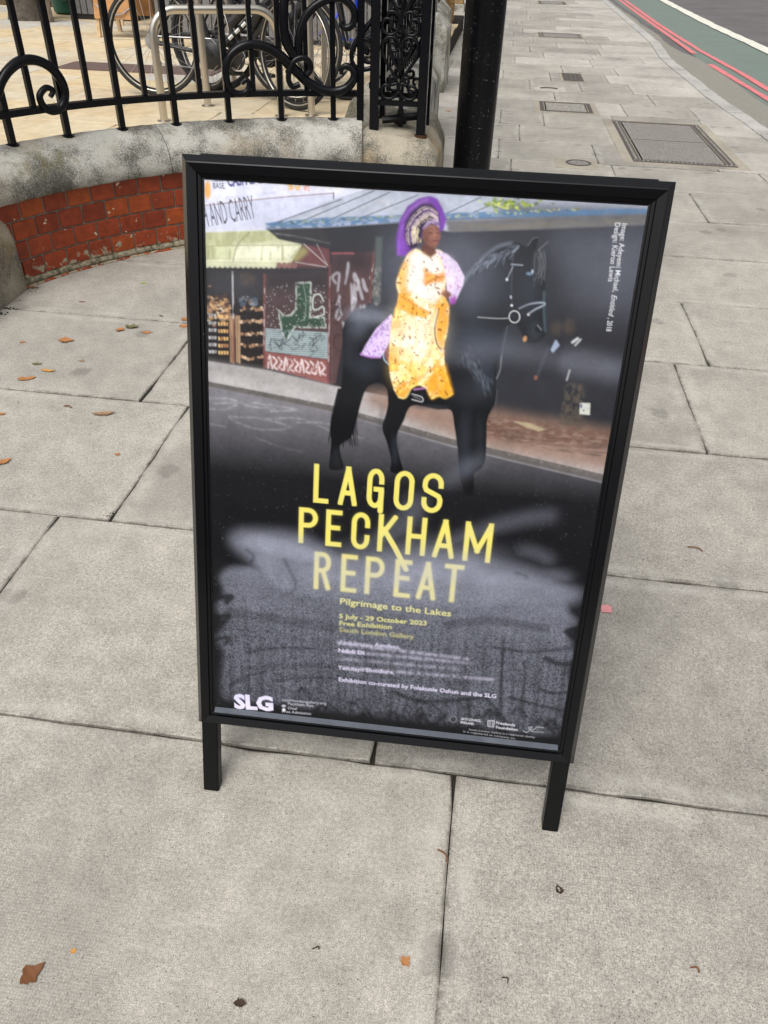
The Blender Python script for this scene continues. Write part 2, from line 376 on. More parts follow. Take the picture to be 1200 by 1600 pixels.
for k in range(-3, 45):
    y0 = ROW0+.6*(k-1); y1 = y0+.6
    if k in JX: js = JX[k]
    else:
        js = []; x = -.7+rr.uniform(0, .5)
        while x < 1.75: js.append(x); x += rr.choice([.5, .6, .75, .9])
    xs = [-2.5 if k < 6 else -1.2]+[j for j in js if j < kx(y0)-.3]+[None]
    for i in range(len(xs)-1):
        a0 = xs[i]
        if xs[i+1] is None: poly = [(a0, y0), (kx(y0)-.15, y0), (kx(y1)-.15, y1), (a0, y1)]
        else: poly = [(a0, y0), (xs[i+1], y0), (xs[i+1], y1), (a0, y1)]
        pale = (k > 8 and xs[i+1] is None and rr.random() < .75) or (k > 8 and rr.random() < .1)
        slab_mesh('paving_slab', poly, SLAB_P if pale else SLAB, pave, rr=rr)
kerb = tag(mk('kerb', [(kx(y)-(.14 if s else .02), y, -.10) for y in rng(-4, 80, 2) for s in (0, 1)],
              [(2*i, 2*i+1, 2*i+3, 2*i+2) for i in range(len(rng(-4, 80, 2))-1)], JOINT), kind='structure')
y = -4.0
while y < 60:
    y1 = y+.915
    slab_mesh('kerb_stone', [(kx(y)-.15, y), (kx(y), y), (kx(y1), y1), (kx(y1)-.15, y1)], KERB, kerb, z=.004, depth=.2, bev=.012, gap=.002, rr=rr)
    y = y1

# ------------------------------------------------------------------ curved wall: bricks, mortar, coping, plinth
TH0, TH1 = R(161), R(97.2)
def arcs(a, b, n): return [a+(b-a)*i/n for i in range(n+1)]
def sweep_arc(prof, a, b, n, jit=0.0, seed=0):
    r_ = random.Random(seed); V = []; Fs = []; m_ = len(prof)
    for i, t in enumerate(arcs(a, b, n)):
        for j, (dr, z) in enumerate(prof):
            q = jit if 0 < j < m_-1 else 0
            V.append(arc(t, WR+dr+r_.uniform(-q, q), z+r_.uniform(-q, q)))
    for i in range(n):
        for j in range(m_): Fs.append((i*m_+j, i*m_+(j+1) % m_, (i+1)*m_+(j+1) % m_, (i+1)*m_+j))
    Fs.append(tuple(range(m_-1, -1, -1))); Fs.append(tuple(n*m_+j for j in range(m_)))
    return V, Fs
wall = thing('curved_wall', arc(R(130), WR, 0), 'low curved red brick wall with a lichened stone coping and stone end blocks', 'wall')
V, Fs = sweep_arc([(.005, -.05), (.005, .335), (.16, .335), (.16, -.05)], TH0, TH1, 40); mk('mortar_core', V, Fs, MORTAR, wall)
bm_ = MB(); bm_.bbox((-.0505, -.004, -.0345), (.0505, .09, .0345), .0035)
bme = bpy.data.meshes.new('brick'); bme.from_pydata(bm_.v, [], bm_.f); bme.materials.append(BRICK)
dth = .1075/WR
for c in range(4):
    zc = .068+c*.0755; t = TH0-(.5+.5*(c % 2))*dth; i = 0
    while t > TH1+.4*dth:
        o = link('brick', bme, BRICK, wall); p = arc(t, WR+.001+rr.uniform(-.0015, .0015), zc)
        o.location = p; o.rotation_euler = (rr.uniform(-.006, .006), rr.uniform(-.006, .006), t-math.pi/2)
        t -= dth
for i, (a, b) in enumerate(zip(arcs(TH0, TH1, 12)[:-1], arcs(TH0, TH1, 12)[1:])):
    V, Fs = sweep_arc([(.004, -.03), (-.016, -.03), (-.016, .004), (-.006, .010), (.004, .010)], a-.0012, b+.0012, 5, .0006, 3+i); mk('plinth_tile', V, Fs, BRICK, wall)
V, Fs = sweep_arc([(.006, .009), (-.010, .009), (-.004, .022), (.002, .036), (.006, .036)], TH0, TH1, 90, .0022, 9); mk('mortar_fillet', V, Fs, FILLET, wall, True)
COPE = [(.14, .328), (-.020, .328), (-.029, .336), (-.031, .365), (-.026, .395), (-.012, .422), (.012, .447), (.045, .470), (.08, .487), (.112, .497), (.140, .499), (.155, .490), (.16, .47), (.16, .40)]
jt = [R(172), math.atan2(G(257, 232, .42)[1]-WC[1], G(257, 232, .42)[0]-WC[0]), math.atan2(G(566, 215, .43)[1]-WC[1], G(566, 215, .43)[0]-WC[0])]
for i in range(2):
    V, Fs = sweep_arc(COPE, jt[i]-.0012, jt[i+1]+.0012, 46, .0013, 40+i); autosmooth(mk('coping_stone', V, Fs, STONE, wall), 50)
# stone blocks at both ends of the arc
def block(name, rings, mat, parent, bev=.02):
    bm = bmesh.new(); n = len(rings[0][0]); vs = []
    for poly, z in rings: vs.append([bm.verts.new((p[0], p[1], (p[2] if len(p) > 2 else z))) for p in poly])
    for a, b in zip(vs[:-1], vs[1:]):
        for i in range(n): bm.faces.new((a[i], a[(i+1) % n], b[(i+1) % n], b[i]))
    bm.faces.new(vs[0][::-1]); bm.faces.new(vs[-1])
    bmesh.ops.recalc_face_normals(bm, faces=bm.faces[:])
    bmesh.ops.bevel(bm, geom=bm.edges[:], offset=bev, segments=3, profile=.6, affect='EDGES', clamp_overlap=True)
    me = bpy.data.meshes.new(name); bm.to_mesh(me); bm.free(); o = link(name, me, mat, parent); return autosmooth(o, 60)
a_ = [(-2.25, 2.42), (-1.80, 2.42), (-1.815, 2.845), (-2.25, 2.95)]
block('end_block', [(a_, -.05), ([(x-.0, y_) for x, y_ in a_], .20), ([(-2.25, 2.42), (-1.85, 2.45), (-1.865, 2.86), (-2.25, 2.95)], .34)], STONE_W, wall, .03)
PX0, PX1, PYF, PYB = -.555, -.335, 3.93, 4.15     # iron pier post centres
block('corner_block', [([(-.615, 3.818), (-.245, 3.80), (-.245, 4.40), (-.615, 4.40)], -.05), ([(-.615, 3.812), (-.245, 3.795), (-.245, 4.40), (-.615, 4.40)], .36),
                       ([(-.61, 3.87, .462), (-.30, 3.865, .43), (-.30, 4.40, .47), (-.61, 4.40, .485)], .46)], STONE_W, wall, .022)
# ------------------------------------------------------------------ courtyard
CZ = .20
cy_poly = [arc(t, WR+.10, 0)[:2] for t in arcs(R(163), R(98), 20)]+[(-.62, 4.2), (-.62, 6.5), (-.62, 14), (-12, 14), (-12, 2.9)]
yard = tag(MB().prism(cy_poly[::-1], -.1, CZ-.012).build('courtyard', JOINT), kind='structure')
rr = random.Random(5); y = 2.6
while y < 12.4:
    hgt = rr.choice([.45, .55, .65, .75]); x = -9.5+rr.uniform(0, .5)
    while x < -.62:
        L = rr.choice([.5, .7, .9, 1.1]); x1 = min(x+L, -.62)
        P4 = [(x, y), (x1, y), (x1, y+hgt), (x, y+hgt)]; Q = []; inside = 0
        for p in P4:
            d = math.hypot(p[0]-WC[0], p[1]-WC[1])
            if d < WR+.12:
                inside += 1; s = (WR+.12)/max(d, 1e-3); p = (WC[0]+(p[0]-WC[0])*s, WC[1]+(p[1]-WC[1])*s)
            Q.append(p)
        if inside < 4 and x1-x > .05 and not (y < 2.95 and x > -2.6) and not (inside == 0 and y+hgt < 2.9 and x > -1.7):
            c0 = np.mean(np.array(Q), 0)
            if c0[0] < -.64: slab_mesh('flagstone', Q, YORK, yard, z=CZ, gap=.004, jit=.003, depth=.03, rr=rr, bev=.004)
        x = x1 if x1 > x else x+1
    y += hgt

# ------------------------------------------------------------------ curved railing
RR_ = WR+.118
rail = thing('curved_railing', arc(R(125), RR_, .5), 'black iron railing with curled scrolls fixed on the curved stone coping', 'railing')
def bar_theta(u, v, z):
    p = G(u, v, z); return math.atan2(p[1]-WC[1], p[0]-WC[0])
RZL = .604
V, Fs = sweep_arc([(.118-.019, RZL-.012), (.118-.019, RZL+.012), (.118+.019, RZL+.012), (.118+.019, RZL-.012)], R(168), bar_theta(566, 155, .60), 60)
mk('bottom_rail', V, Fs, IRON, rail)
feet = [bar_theta(u, v, .5) for u, v in [(25, 226), (108, 211), (193, 199), (278, 191), (360, 186), (440, 184), (521, 185)]]
step = (feet[6]-feet[0])/6
TOPZ = 1.55
for i in range(-1, 7):
    for half in (0, 1):
        t = feet[0]+step*(i+.5*half)
        if i == 6 and half: continue
        p = arc(t, RR_, 0); z0 = RZL+.010 if half else .495
        b = MB(); rv = (math.cos(t), math.sin(t), 0); h_ = .0105 if half else .0125
        b.tube([(p[0], p[1], z0), (p[0], p[1], TOPZ)], h_*1.36, 4, upv=rv)
        ob = b.build('railing_bar', IRON, rail)
        if not half:
            c = MB(); c.tube([(p[0], p[1], .492), (p[0], p[1], .499)], .026, 10); c.build('foot_collar', IRON, ob)
pe = PCy(563, 150, RR_); tE = math.atan2(pe[1]-WC[1], pe[0]-WC[0]); pe = arc(tE, RR_, 0)
b = MB(); b.tube([(pe[0], pe[1], .49), (pe[0], pe[1], TOPZ)], .017*1.36, 4, upv=(math.cos(tE), math.sin(tE), 0)); b.build('end_post', IRON, rail)
def scroll(name, pts, wid, parent, rad=RR_-.022, k=7, n=10, mapper=None, flat=1.15):
    P = crom([(p[0], p[1], 0) for p in pts], k); P3 = [(mapper or (lambda u, v: PCy(u, v, rad)))(p[0], p[1]) for p in P]
    ws = [wid[0]+(float(np.interp(i/(len(P3)-1), [0, .25, .55, .8, 1], [wid[0], wid[1], wid[2], wid[3], wid[4]]))-wid[0]) for i in range(len(P3))] if hasattr(wid, '__len__') else wid
    b = MB(); b.tube(P3, ws, n); return autosmooth(b.build(name, IRON, parent), 60)
z2 = lambda L: [(300+x/3, y/3) for x, y in L]
z1 = lambda L: [(x/3, y/3) for x, y in L]
scroll('scroll', z1([(235, 455), (248, 425), (215, 412), (186, 450), (205, 500), (245, 520), (290, 500), (305, 440), (285, 375), (235, 315), (165, 282), (95, 288), (40, 330), (5, 385), (-15, 450), (-50, 505), (-110, 530), (-170, 510), (-195, 460), (-180, 415), (-145, 415)]),
       [.009, .016, .019, .016, .009], rail)
scroll('scroll', z2([(232, 392), (255, 375), (268, 395), (255, 430), (215, 440), (178, 415), (160, 360), (165, 290), (200, 240), (260, 210), (330, 215), (400, 250), (455, 300), (500, 345), (550, 390), (610, 420), (670, 430), (725, 412), (758, 370), (755, 330), (725, 310), (702, 322), (700, 348)]),
       [.009, .016, .023, .020, .009], rail)
scroll('scroll', z2([(487, 275), (450, 215), (432, 150), (428, 60), (436, -40), (445, -200), (445, -400)]), [.019, .023, .021, .018, .016], rail, RR_-.03)
scroll('scroll', z2([(505, 285), (498, 220), (505, 150), (530, 80), (575, 30), (640, -5), (700, -8), (745, 25), (762, 70), (752, 115), (722, 132), (700, 118), (705, 95)]), [.020, .018, .017, .015, .009], rail, RR_-.02)
scroll('scroll', z2([(815, 255), (822, 235), (800, 225), (785, 250), (800, 280), (835, 290), (858, 262), (852, 215), (815, 185), (775, 200), (748, 245), (755, 300), (790, 325), (830, 322), (850, 312)]), .010, rail, RR_)
scroll('scroll', z2([(752, 240), (765, 200), (800, 150), (850, 85), (865, 20), (870, -60)]), .011, rail, RR_)
scroll('collar', z2([(505, 395), (470, 405), (452, 370), (460, 320), (480, 285), (520, 270), (550, 290), (556, 325), (540, 350)]), .0125, rail, RR_-.046)
V, Fs = sweep_arc([(.118-.019, 1.40), (.118-.019, 1.425), (.118+.019, 1.425), (.118+.019, 1.40)], R(168), tE, 60)
mk('top_rail', V, Fs, IRON, rail)

# ------------------------------------------------------------------ ornate iron pier
pier = thing('iron_pier', ((PX0+PX1)/2, (PYF+PYB)/2, .47), 'square black openwork iron pier of scrolled panels on the corner stone', 'pier')
pcx, pcy = (PX0+PX1)/2, (PYF+PYB)/2
for (x, y_, z0) in ((PX0, PYF, .455), (PX1, PYF, .405), (PX0, PYB, .46), (PX1, PYB, .43)):
    b = MB(); b.bbox((x-.021, y_-.021, z0), (x+.021, y_+.021, 1.75), .003); ob = b.build('corner_post', IRON, pier)
    if y_ == PYF and x == PX1:
        c = MB(); c.lathe([(.045, .0), (.036, .010), (.030, .014), (.0295, .05)], (x, y_, .398), 14); c.build('rusted_foot', RUST, ob)
z5 = lambda L: [(500+x/5, y/5) for x, y in L]
def front(u, v):
    p = PYp(u, v, PYF-.004); return p
def norm_pts(L):            # panel shape in local coords about the pier axis
    return [front(u, v)-np.array([pcx, pcy, 0]) for u, v in z5(L)]
xm = float(np.mean([front(*z5([(628, 685)])[0])[0], front(*z5([(645, 165)])[0])[0]]))-pcx
half_shapes = [[(622, 690), (612, 725), (585, 762), (540, 772), (503, 755), (488, 715), (497, 680), (525, 663), (552, 680), (550, 708), (530, 715)],
 [(622, 672), (612, 655), (596, 655), (572, 662), (556, 640), (560, 612), (585, 605), (592, 625)],
 [(625, 668), (605, 615), (565, 545), (520, 465), (497, 400), (500, 340), (528, 302), (570, 290), (608, 308), (632, 345)],
 [(634, 345), (612, 392), (580, 400), (555, 380), (556, 345), (580, 330), (600, 348), (592, 368)],
 [(640, 560), (600, 500), (560, 420), (545, 370)],
 [(640, 175), (628, 225), (595, 262), (555, 272), (515, 252), (495, 210), (505, 165), (535, 145), (568, 160), (578, 190), (560, 212), (545, 195)],
 [(640, 155), (618, 110), (580, 90), (545, 100), (540, 130)],
 [(643, 155), (625, 100), (600, 50), (575, -10), (560, -80), (575, -150), (620, -170), (645, -140)],
 [(640, -150), (600, -120), (560, -140), (550, -190), (580, -230), (620, -260), (645, -330)]]
sidesh = []
for hs_ in half_shapes:
    L = [p-np.array([xm, 0, 0]) for p in norm_pts(hs_)]
    sidesh += [L, [np.array([-p[0], p[1], p[2]]) for p in L]]
zA = front(*z5([(600, 808)])[0])[2]
for q in range(4):
    rot = Matrix.Rotation(q*math.pi/2, 3, 'Z')
    def tr(p): v = rot @ Vector(p); return (v.x+pcx, v.y+pcy, v.z)
    hw = (PX1-PX0)/2
    for zz0 in (zA, zA+.66):
        b = MB()
        b.add([tr(p) for p in [(-hw, -.115, zz0-.011), (hw, -.115, zz0-.011), (hw, -.100, zz0-.011), (-hw, -.100, zz0-.011), (-hw, -.115, zz0+.011), (hw, -.115, zz0+.011), (hw, -.100, zz0+.011), (-hw, -.100, zz0+.011)]],
              [(0, 3, 2, 1), (4, 5, 6, 7), (0, 1, 5, 4), (1, 2, 6, 5), (2, 3, 7, 6), (3, 0, 4, 7)])
        b.build('panel_rail', IRON, pier)
    for L in sidesh:
        b = MB(); pts = crom(L, 5); pts = [tr((float(np.clip(p[0], -hw+.012, hw-.012)), p[1], p[2])) for p in pts]
        b.tube(pts, [.0055+.002*math.sin(math.pi*min(1, i/len(pts))) for i in range(len(pts))], 7); autosmooth(b.build('panel_scroll', IRON, pier), 60)
    for (cx, cyp, w_, h_) in ((628, 685, .010, .010), (640, 355, .011, .009), (646, 168, .012, .012)):
        c = front(*z5([(cx, cyp)])[0])-np.array([pcx, pcy, 0]); b = MB()
        b.add([tr((sx*w_, c[1]+sy*.010, c[2]+sz*h_)) for sx, sy, sz in ((-1,-1,-1),(1,-1,-1),(1,1,-1),(-1,1,-1),(-1,-1,1),(1,-1,1),(1,1,1),(-1,1,1))], [(0,3,2,1),(4,5,6,7),(0,1,5,4),(1,2,6,5),(2,3,7,6),(3,0,4,7)])
        b.build('panel_collar', IRON, pier)
    c = front(*z5([(640, 465)])[0])-np.array([pcx, pcy, 0]); b = MB()
    b.tube([tr((0, c[1], c[2]+dz)) for dz in (-.05, -.02, 0, .02, .045)], [.002, .013, .018, .012, .002], 8); autosmooth(b.build('leaf_drop', IRON, pier), 60)
b = MB(); b.tube([(pcx, pcy, .455), (pcx, pcy, 1.7)], .012, 8); b.lathe([(.03, 0), (.034, .02), (.02, .035), (.014, .06)], (pcx, pcy, .47), 12); b.build('centre_rod', IRON, pier)
b = MB(); b.tube([(PX0+.03, PYF+.05, .492), (PX1-.01, PYF+.09, .512)], .018, 6); b.build('floor_brace', IRON, pier)

# ------------------------------------------------------------------ street wall behind the pier and second stone, brick pier
sw = thing('street_wall', (-.58, 5.5, 0), 'low stone wall running along the pavement behind the iron pier', 'wall')
def street_block(name, parent, x0, x1, y0, y1, zt=.50, zs=.37, mat=STONE):
    return block(name, [([(x0, y0), (x1, y0), (x1, y1), (x0, y1)], -.05), ([(x0, y0), (x1, y0), (x1, y1), (x0, y1)], zs),
                 ([(x0+.05, y0), (x1-.10, y0), (x1-.10, y1-.03), (x0+.05, y1-.03)], zt)], mat, parent, .018)
street_block('wall_stone', sw, -.80, -.425, 4.402, 5.45); street_block('wall_stone', sw, -.80, -.43, 5.453, 6.55)
rl2 = thing('street_railing', (-.60, 5.4, .5), 'straight black iron railing on the stone wall behind the iron pier', 'railing')
MB().box((-.62, 4.18, .59), (-.58, 6.42, .615)).build('bottom_rail', IRON, rl2); MB().box((-.62, 4.18, 1.40), (-.58, 6.42, 1.425)).build('top_rail', IRON, rl2)
for i in range(19):
    yy = 4.34+i*.115; MB().box((-.611, yy-.011, .47), (-.589, yy+.011, 1.55)).build('railing_bar', IRON, rl2)
for i in range(4):
    yy = 4.55+i*.5; b = MB(); b.tube([(-.56, yy+.17*math.cos(t)*(1-t/9), .80+.16*math.sin(t)*(1-t/9)) for t in [j*.35 for j in range(24)]], .011, 8); autosmooth(b.build('scroll', IRON, rl2), 60)
MB().bbox((-.65, 6.42, .48), (-.57, 6.50, 1.7), .004).build('end_post', IRON, rl2)
fp = thing('gate_stone', (-.66, 8.5, 0), 'second stone gate pier base further along the pavement with iron post', 'pier')
street_block('base_block', fp, -.86, -.50, 8.12, 8.75, .62, .50); MB().bbox((-.72, 8.3, .58), (-.62, 8.4, 1.7), .005).build('iron_post', IRON, fp)
street_block('wall_stone', fp, -.98, -.70, 8.76, 12.0, .50, .40)
for i in range(28): MB().box((-.85, 8.85+i*.11, .45), (-.83, 8.87+i*.11, 1.5)).build('railing_bar', IRON, fp)
def brick_pier(name, x0, x1, y0, y1, nc, mat, label, bl=.215, bh=.065, base=.12):
    t = thing(name, ((x0+x1)/2, (y0+y1)/2, 0), label, 'brick pier'); zt = base+nc*.075
    MB().bbox((x0-.02, y0-.02, -.05), (x1+.02, y1+.02, base), .01).build('plinth', STONE, t); MB().box((x0+.008, y0+.008, base-.01), (x1-.008, y1-.008, zt)).build('mortar_core', MORTAR, t)
    r_ = random.Random(3); mm = {}
    def br(a, b):
        key = tuple(round(b[i]-a[i], 3) for i in range(3))
        if key not in mm:
            q = MB(); q.bbox(tuple(-k/2 for k in key), tuple(k/2 for k in key), .004); me = bpy.data.meshes.new('brick'); me.from_pydata(q.v, [], q.f); mm[key] = me
        o = link('brick', mm[key], mat, t); o.location = [(a[i]+b[i])/2+r_.uniform(-.003, .003) for i in range(3)]
    for c in range(nc):
        z = base+c*.075; W_ = x1-x0; D_ = y1-y0; n1 = 2; off = .5*(c % 2)
        for (u0, u1) in ([(0, .5), (.5, 1)] if c % 2 else [(0, .27), (.27, .73), (.73, 1)]):
            br((x0+W_*u0+.005, y0, z), (x0+W_*u1-.005, y0+.10, z+bh)); br((x1-.10, y0+.105+(D_-.105)*u0+.005, z), (x1, y0+.105+(D_-.105)*u1-.005, z+bh))
    return t
brick_pier('brick_pier', -1.05, -.72, 12.55, 13.0, 20, YSTOCK, 'yellow stock brick pier on a stone plinth beyond the gate stone')
brick_pier('brick_pier', -1.15, -.80, 17.3, 17.7, 20, YSTOCK, 'distant yellow brick pier farther up the street than the other')

# ------------------------------------------------------------------ lamp post
LY = 4.40; lp = PYp(738, 245, LY)
lamp = thing('lamp_post', (lp[0], LY, 0), 'thick black painted lamp column with white paint flecks behind the sign', 'lamp post')
b = MB(); b.lathe([(.098, -.05), (.098, .9), (.096, 1.35)], (lp[0], LY, 0), 40); autosmooth(b.build('base_column', POST, lamp), 50)
b = MB(); b.lathe([(.096, 1.35), (.07, 1.45), (.06, 5.0), (.045, 6.0)], (lp[0], LY, 0), 24); autosmooth(b.build('shaft', POST, lamp), 50)
b = MB(); b.lathe([(.12, -.02), (.118, .012), (.099, .02)], (lp[0], LY, 0), 40); b.build('ground_collar', BED, lamp)
b = MB(); b.tube([(lp[0], LY, 5.95), (lp[0]+.3, LY, 6.15), (lp[0]+.9, LY, 6.2)], .03, 8); b.build('arm', POST, lamp)
b = MB(); b.bbox((lp[0]+.8, LY-.12, 6.13), (lp[0]+1.4, LY+.12, 6.25), .03); b.build('lamp_head', POST, lamp)

# ------------------------------------------------------------------ covers in the pavement
m = M('cast_iron_cover', .7, .4)
m.col(m.mix(m.noise(60, 4), (.055, .046, .042), (.11, .095, .085))).bump(m.noise(200, 2), .4, .003); CAST = m.m
m = M('cover_infill', .92, .2)
a = m.mix(m.noise(9, 4), (.24, .222, .205), (.31, .29, .27)); m.col(m.mix(1.0, a, m.ramp(m.vor(110), [(.2, 1.25), (.6, .6)]), 'MULTIPLY')).bump(m.vor(110), .5, .004); INFILL = m.m
m = M('pale_infill', .92, .2)
a = m.mix(m.noise(9, 4), (.38, .36, .32), (.30, .28, .25)); m.col(m.mix(1.0, a, m.ramp(m.vor(60), [(.2, 1.2), (.6, .6)]), 'MULTIPLY')).bump(m.vor(60), .6, .005); INFILL2 = m.m
def cover(name, label, x0, x1, y0, y1, fr, rows, infill, studs=True, bed=.05):
    t = thing(name, ((x0+x1)/2, (y0+y1)/2, 0), label, 'cover')
    MB().box((x0-bed, y0-bed, -.02), (x1+bed, y1+bed, .003)).build('mortar_bed', BED, t)
    z = .006
    for (a, c) in (((x0, y0), (x1, y0+fr)), ((x0, y1-fr), (x1, y1)), ((x0, y0+fr), (x0+fr, y1-fr)), ((x1-fr, y0+fr), (x1, y1-fr))):
        MB().bbox((a[0], a[1], -.02), (c[0], c[1], z), .001).build('frame_bar', CAST, t)
        if studs:
            q = MB(); n = int(max(c[0]-a[0], c[1]-a[1])/.028)
            for i in range(n):
                f_ = (i+.5)/n
                if c[0]-a[0] > c[1]-a[1]: xx, yy = a[0]+(c[0]-a[0])*f_, (a[1]+c[1])/2
                else: xx, yy = (a[0]+c[0])/2, a[1]+(c[1]-a[1])*f_
                q.box((xx-.008, yy-.008, z-.002), (xx+.008, yy+.008, z+.003))
            tag(q.build('stud_row', INFILL2, t), kind='stuff')
    H_ = (y1-y0-2*fr)/rows
    for i in range(rows):
        a0 = y0+fr+H_*i+.006; a1 = y0+fr+H_*(i+1)-.006
        MB().bbox((x0+fr+.006, a0, -.02), (x1-fr-.006, a1, .003), .001).build('tray', CAST, t)
        MB().box((x0+fr+.018, a0+.012, -.02), (x1-fr-.018, a1-.012, .0045)).build('infill_panel', infill, t)
    return t
cover('inspection_cover', 'large double inspection cover with two concrete panels in an iron frame', .96, 1.65, 5.76, 7.20, .055, 2, INFILL, bed=.07)
cover('inspection_cover', 'small rectangular cover with rough pale gravelly infill', .385, .835, 7.46, 7.93, .035, 1, INFILL2, False, .05)
cover('inspection_cover', 'wide shallow cover with studded frame far along the pavement', .53, 1.17, 13.5, 14.1, .05, 1, INFILL, True, .05)
cover('inspection_cover', 'distant dark cover beside the green cycle lane kerb', .7, 1.3, 20.3, 21.2, .06, 1, INFILL, False, .05)
t = thing('grating', (.78, 9.5, 0), 'small square dark iron grating set between paving slabs', 'grating')
MB().box((.65, 9.24, -.02), (.91, 9.84, .003)).build('mortar_bed', BED, t); MB().bbox((.675, 9.27, -.02), (.885, 9.80, .006), .001).build('plate', CAST, t)
for i in range(4):
    for j in range(9): MB().bbox((.688+i*.048, 9.29+j*.055, .005), (.726+i*.048, 9.33+j*.055, .011), .002).build('raised_block', CAST, t)
t = thing('stopcock_cover', (.5, 8.66, 0), 'tiny oblong stopcock cover with curved slot in pale surround', 'cover')
MB().box((.36, 8.52, -.02), (.66, 8.80, .003)).build('mortar_bed', SLAB_P, t); b = MB(); b.tube([(.42+.16*i/8, 8.68+.03*math.sin(math.pi*i/8), .003) for i in range(9)], .012, 6); b.build('lid', CAST, t)
vx, vy = .585, 5.62
t = thing('valve_cover', (vx, vy, 0), 'round rusty valve cover in a square mortar patch behind the sign', 'cover')
MB().box((vx-.155, vy-.16, -.02), (vx+.125, vy+.12, .003)).build('mortar_bed', BED, t); b = MB(); b.lathe([(.085, -.01), (.085, .006), (.07, .007), (.068, .001)], (vx, vy, 0), 24); b.build('ring', CAST, t)
b = MB(); b.lathe([(.066, -.01), (.066, .0045)], (vx, vy, 0), 24); b.build('lid', INFILL, t)

# ------------------------------------------------------------------ A-board sign
SC = np.array([-.0784, .7957, .1587]); SYAW, SLEAN, SWID, SHGT, LEGO = .0202, .2924, .5702, .8191, .2939
_u = np.array([math.cos(SYAW), math.sin(SYAW), 0]); _n = np.array([-math.sin(SYAW), math.cos(SYAW), 0])
def sign_axes(flip):
    v = np.array([0, 0, 1.])*math.cos(SLEAN)+_n*math.sin(SLEAN)*(-1 if flip else 1)
    return _u, v, np.cross(_u, v)*(-1 if flip else 1)
FW = .0292
sign = thing('a_board_sign', (SC[0], SC[1]+.2, 0), 'black framed folding A-board with a horse rider exhibition poster on the pavement', 'sign')
m = M('black_anodised_frame', .2, .28)
b = m.mix(m.ramp(m.vor(22), [(.014, 1.0), (.02, 0.0)]), (.0028, .003, .004), (.12, .12, .12))
m.col(b).bump(m.noise(900, 2), .04, .0005); FRAME = m.m
FRLEG = plain('black_leg_paint', (.0035, .004, .0045), .36, spec=.2)
SILV = plain('bare_aluminium', (.75, .76, .78), .22, 1.0)
def sign_panel(flip):
    u, v, wv = sign_axes(flip)
    top = SC+np.array([0, 0, 0])
    if flip:   # rear panel hangs from the same top hinge, a hand's breadth behind
        uf, vf, wf = sign_axes(False); tp = SC+vf*(SHGT+FW)-wf*.034
        c0 = tp-v*(SHGT+FW)+np.array([0, 0, .004]); Wd = SWID-.028
    else: c0 = SC; Wd = SWID
    L = lambda x, y_, z_: c0+u*x+v*y_+wv*z_
    prof = [(0, -.004), (0, .0014), (.0028, .0020), (.0034, .0042), (.0072, .0052), (.0078, .0098), (.0190, .0128), (.0205, .0125), (FW, .0005), (FW, -.016), (.004, -.016)]
    cor = [(-1, 0), (1, 0), (1, 1), (-1, 1)]
    def cp(i, s, d, e):
        sx, sy = cor[i]; x = sx*(Wd/2+s); y_ = -s if sy == 0 else SHGT+s
        return L(x, y_, d), (x, y_, d)
    for i in range(4):
        j = (i+1) % 4; V = []
        for k_, (s, d) in enumerate(prof): V.append(cp(i, s, d, 0)[0])
        for k_, (s, d) in enumerate(prof): V.append(cp(j, s, d, 0)[0])
        ax = np.array(V[len(prof)])-np.array(V[0]); ax = ax/np.linalg.norm(ax); n = len(prof)
        V = [p+ax*.00025 for p in V[:n]]+[p-ax*.00025 for p in V[n:]]
        Fs = [(k, k+n, (k+1) % n+n, (k+1) % n) for k in range(n)]+[tuple(range(n)), tuple(range(2*n-1, n-1, -1))]
        ob = mk('frame_rail', V, Fs, FRAME, sign)
        if True:
            bm = bmesh.new(); bm.from_mesh(ob.data); bmesh.ops.recalc_face_normals(bm, faces=bm.faces[:]); bm.to_mesh(ob.data); bm.free()
    b = MB(); q = .003
    b.add([L(*p) for p in [(-Wd/2-q, -q, -.013), (Wd/2+q, -q, -.013), (Wd/2+q, SHGT+q, -.013), (-Wd/2-q, SHGT+q, -.013), (-Wd/2-q, -q, -.002), (Wd/2+q, -q, -.002), (Wd/2+q, SHGT+q, -.002), (-Wd/2-q, SHGT+q, -.002)]],
          [(0, 3, 2, 1), (4, 5, 6, 7), (0, 1, 5, 4), (1, 2, 6, 5), (2, 3, 7, 6), (3, 0, 4, 7)])
    b.build('backing_panel', FRLEG, sign)
    for s in (-1, 1):
        a = L(s*(LEGO-(.014 if flip else 0)), -FW+.02, -.004); k = a[2]/v[2]; e = a-v*k
        b = MB(); hw, hd = .0135, .0105; V = []
        for base in (a, e):
            for sx, sz in ((-1, -1), (1, -1), (1, 1), (-1, 1)):
                p = base+u*hw*sx+wv*hd*sz
                if base is e: p = p-v*(p[2]/v[2])
                V.append(p)
        b.add(V, [(0, 1, 2, 3), (7, 6, 5, 4), (0, 4, 5, 1), (1, 5, 6, 2), (2, 6, 7, 3), (3, 7, 4, 0)])
        ob = b.build('leg', FRLEG, sign); bm = bmesh.new(); bm.from_mesh(ob.data); bmesh.ops.recalc_face_normals(bm, faces=bm.faces[:]); bmesh.ops.bevel(bm, geom=bm.edges[:], offset=.0012, segments=2, affect='EDGES'); bm.to_mesh(ob.data); bm.free()
    return c0, u, v, wv, Wd
sign_panel(True)
_, su, sv, sw_, _ = sign_panel(False)
SL = lambda x, y_, z_: SC+su*x+sv*y_+sw_*z_
LIPSKY = plain('lip_sky_grey', (.085, .095, .115), .3, .2)  # lighter grey stands in for sky reflected on the bottom lip
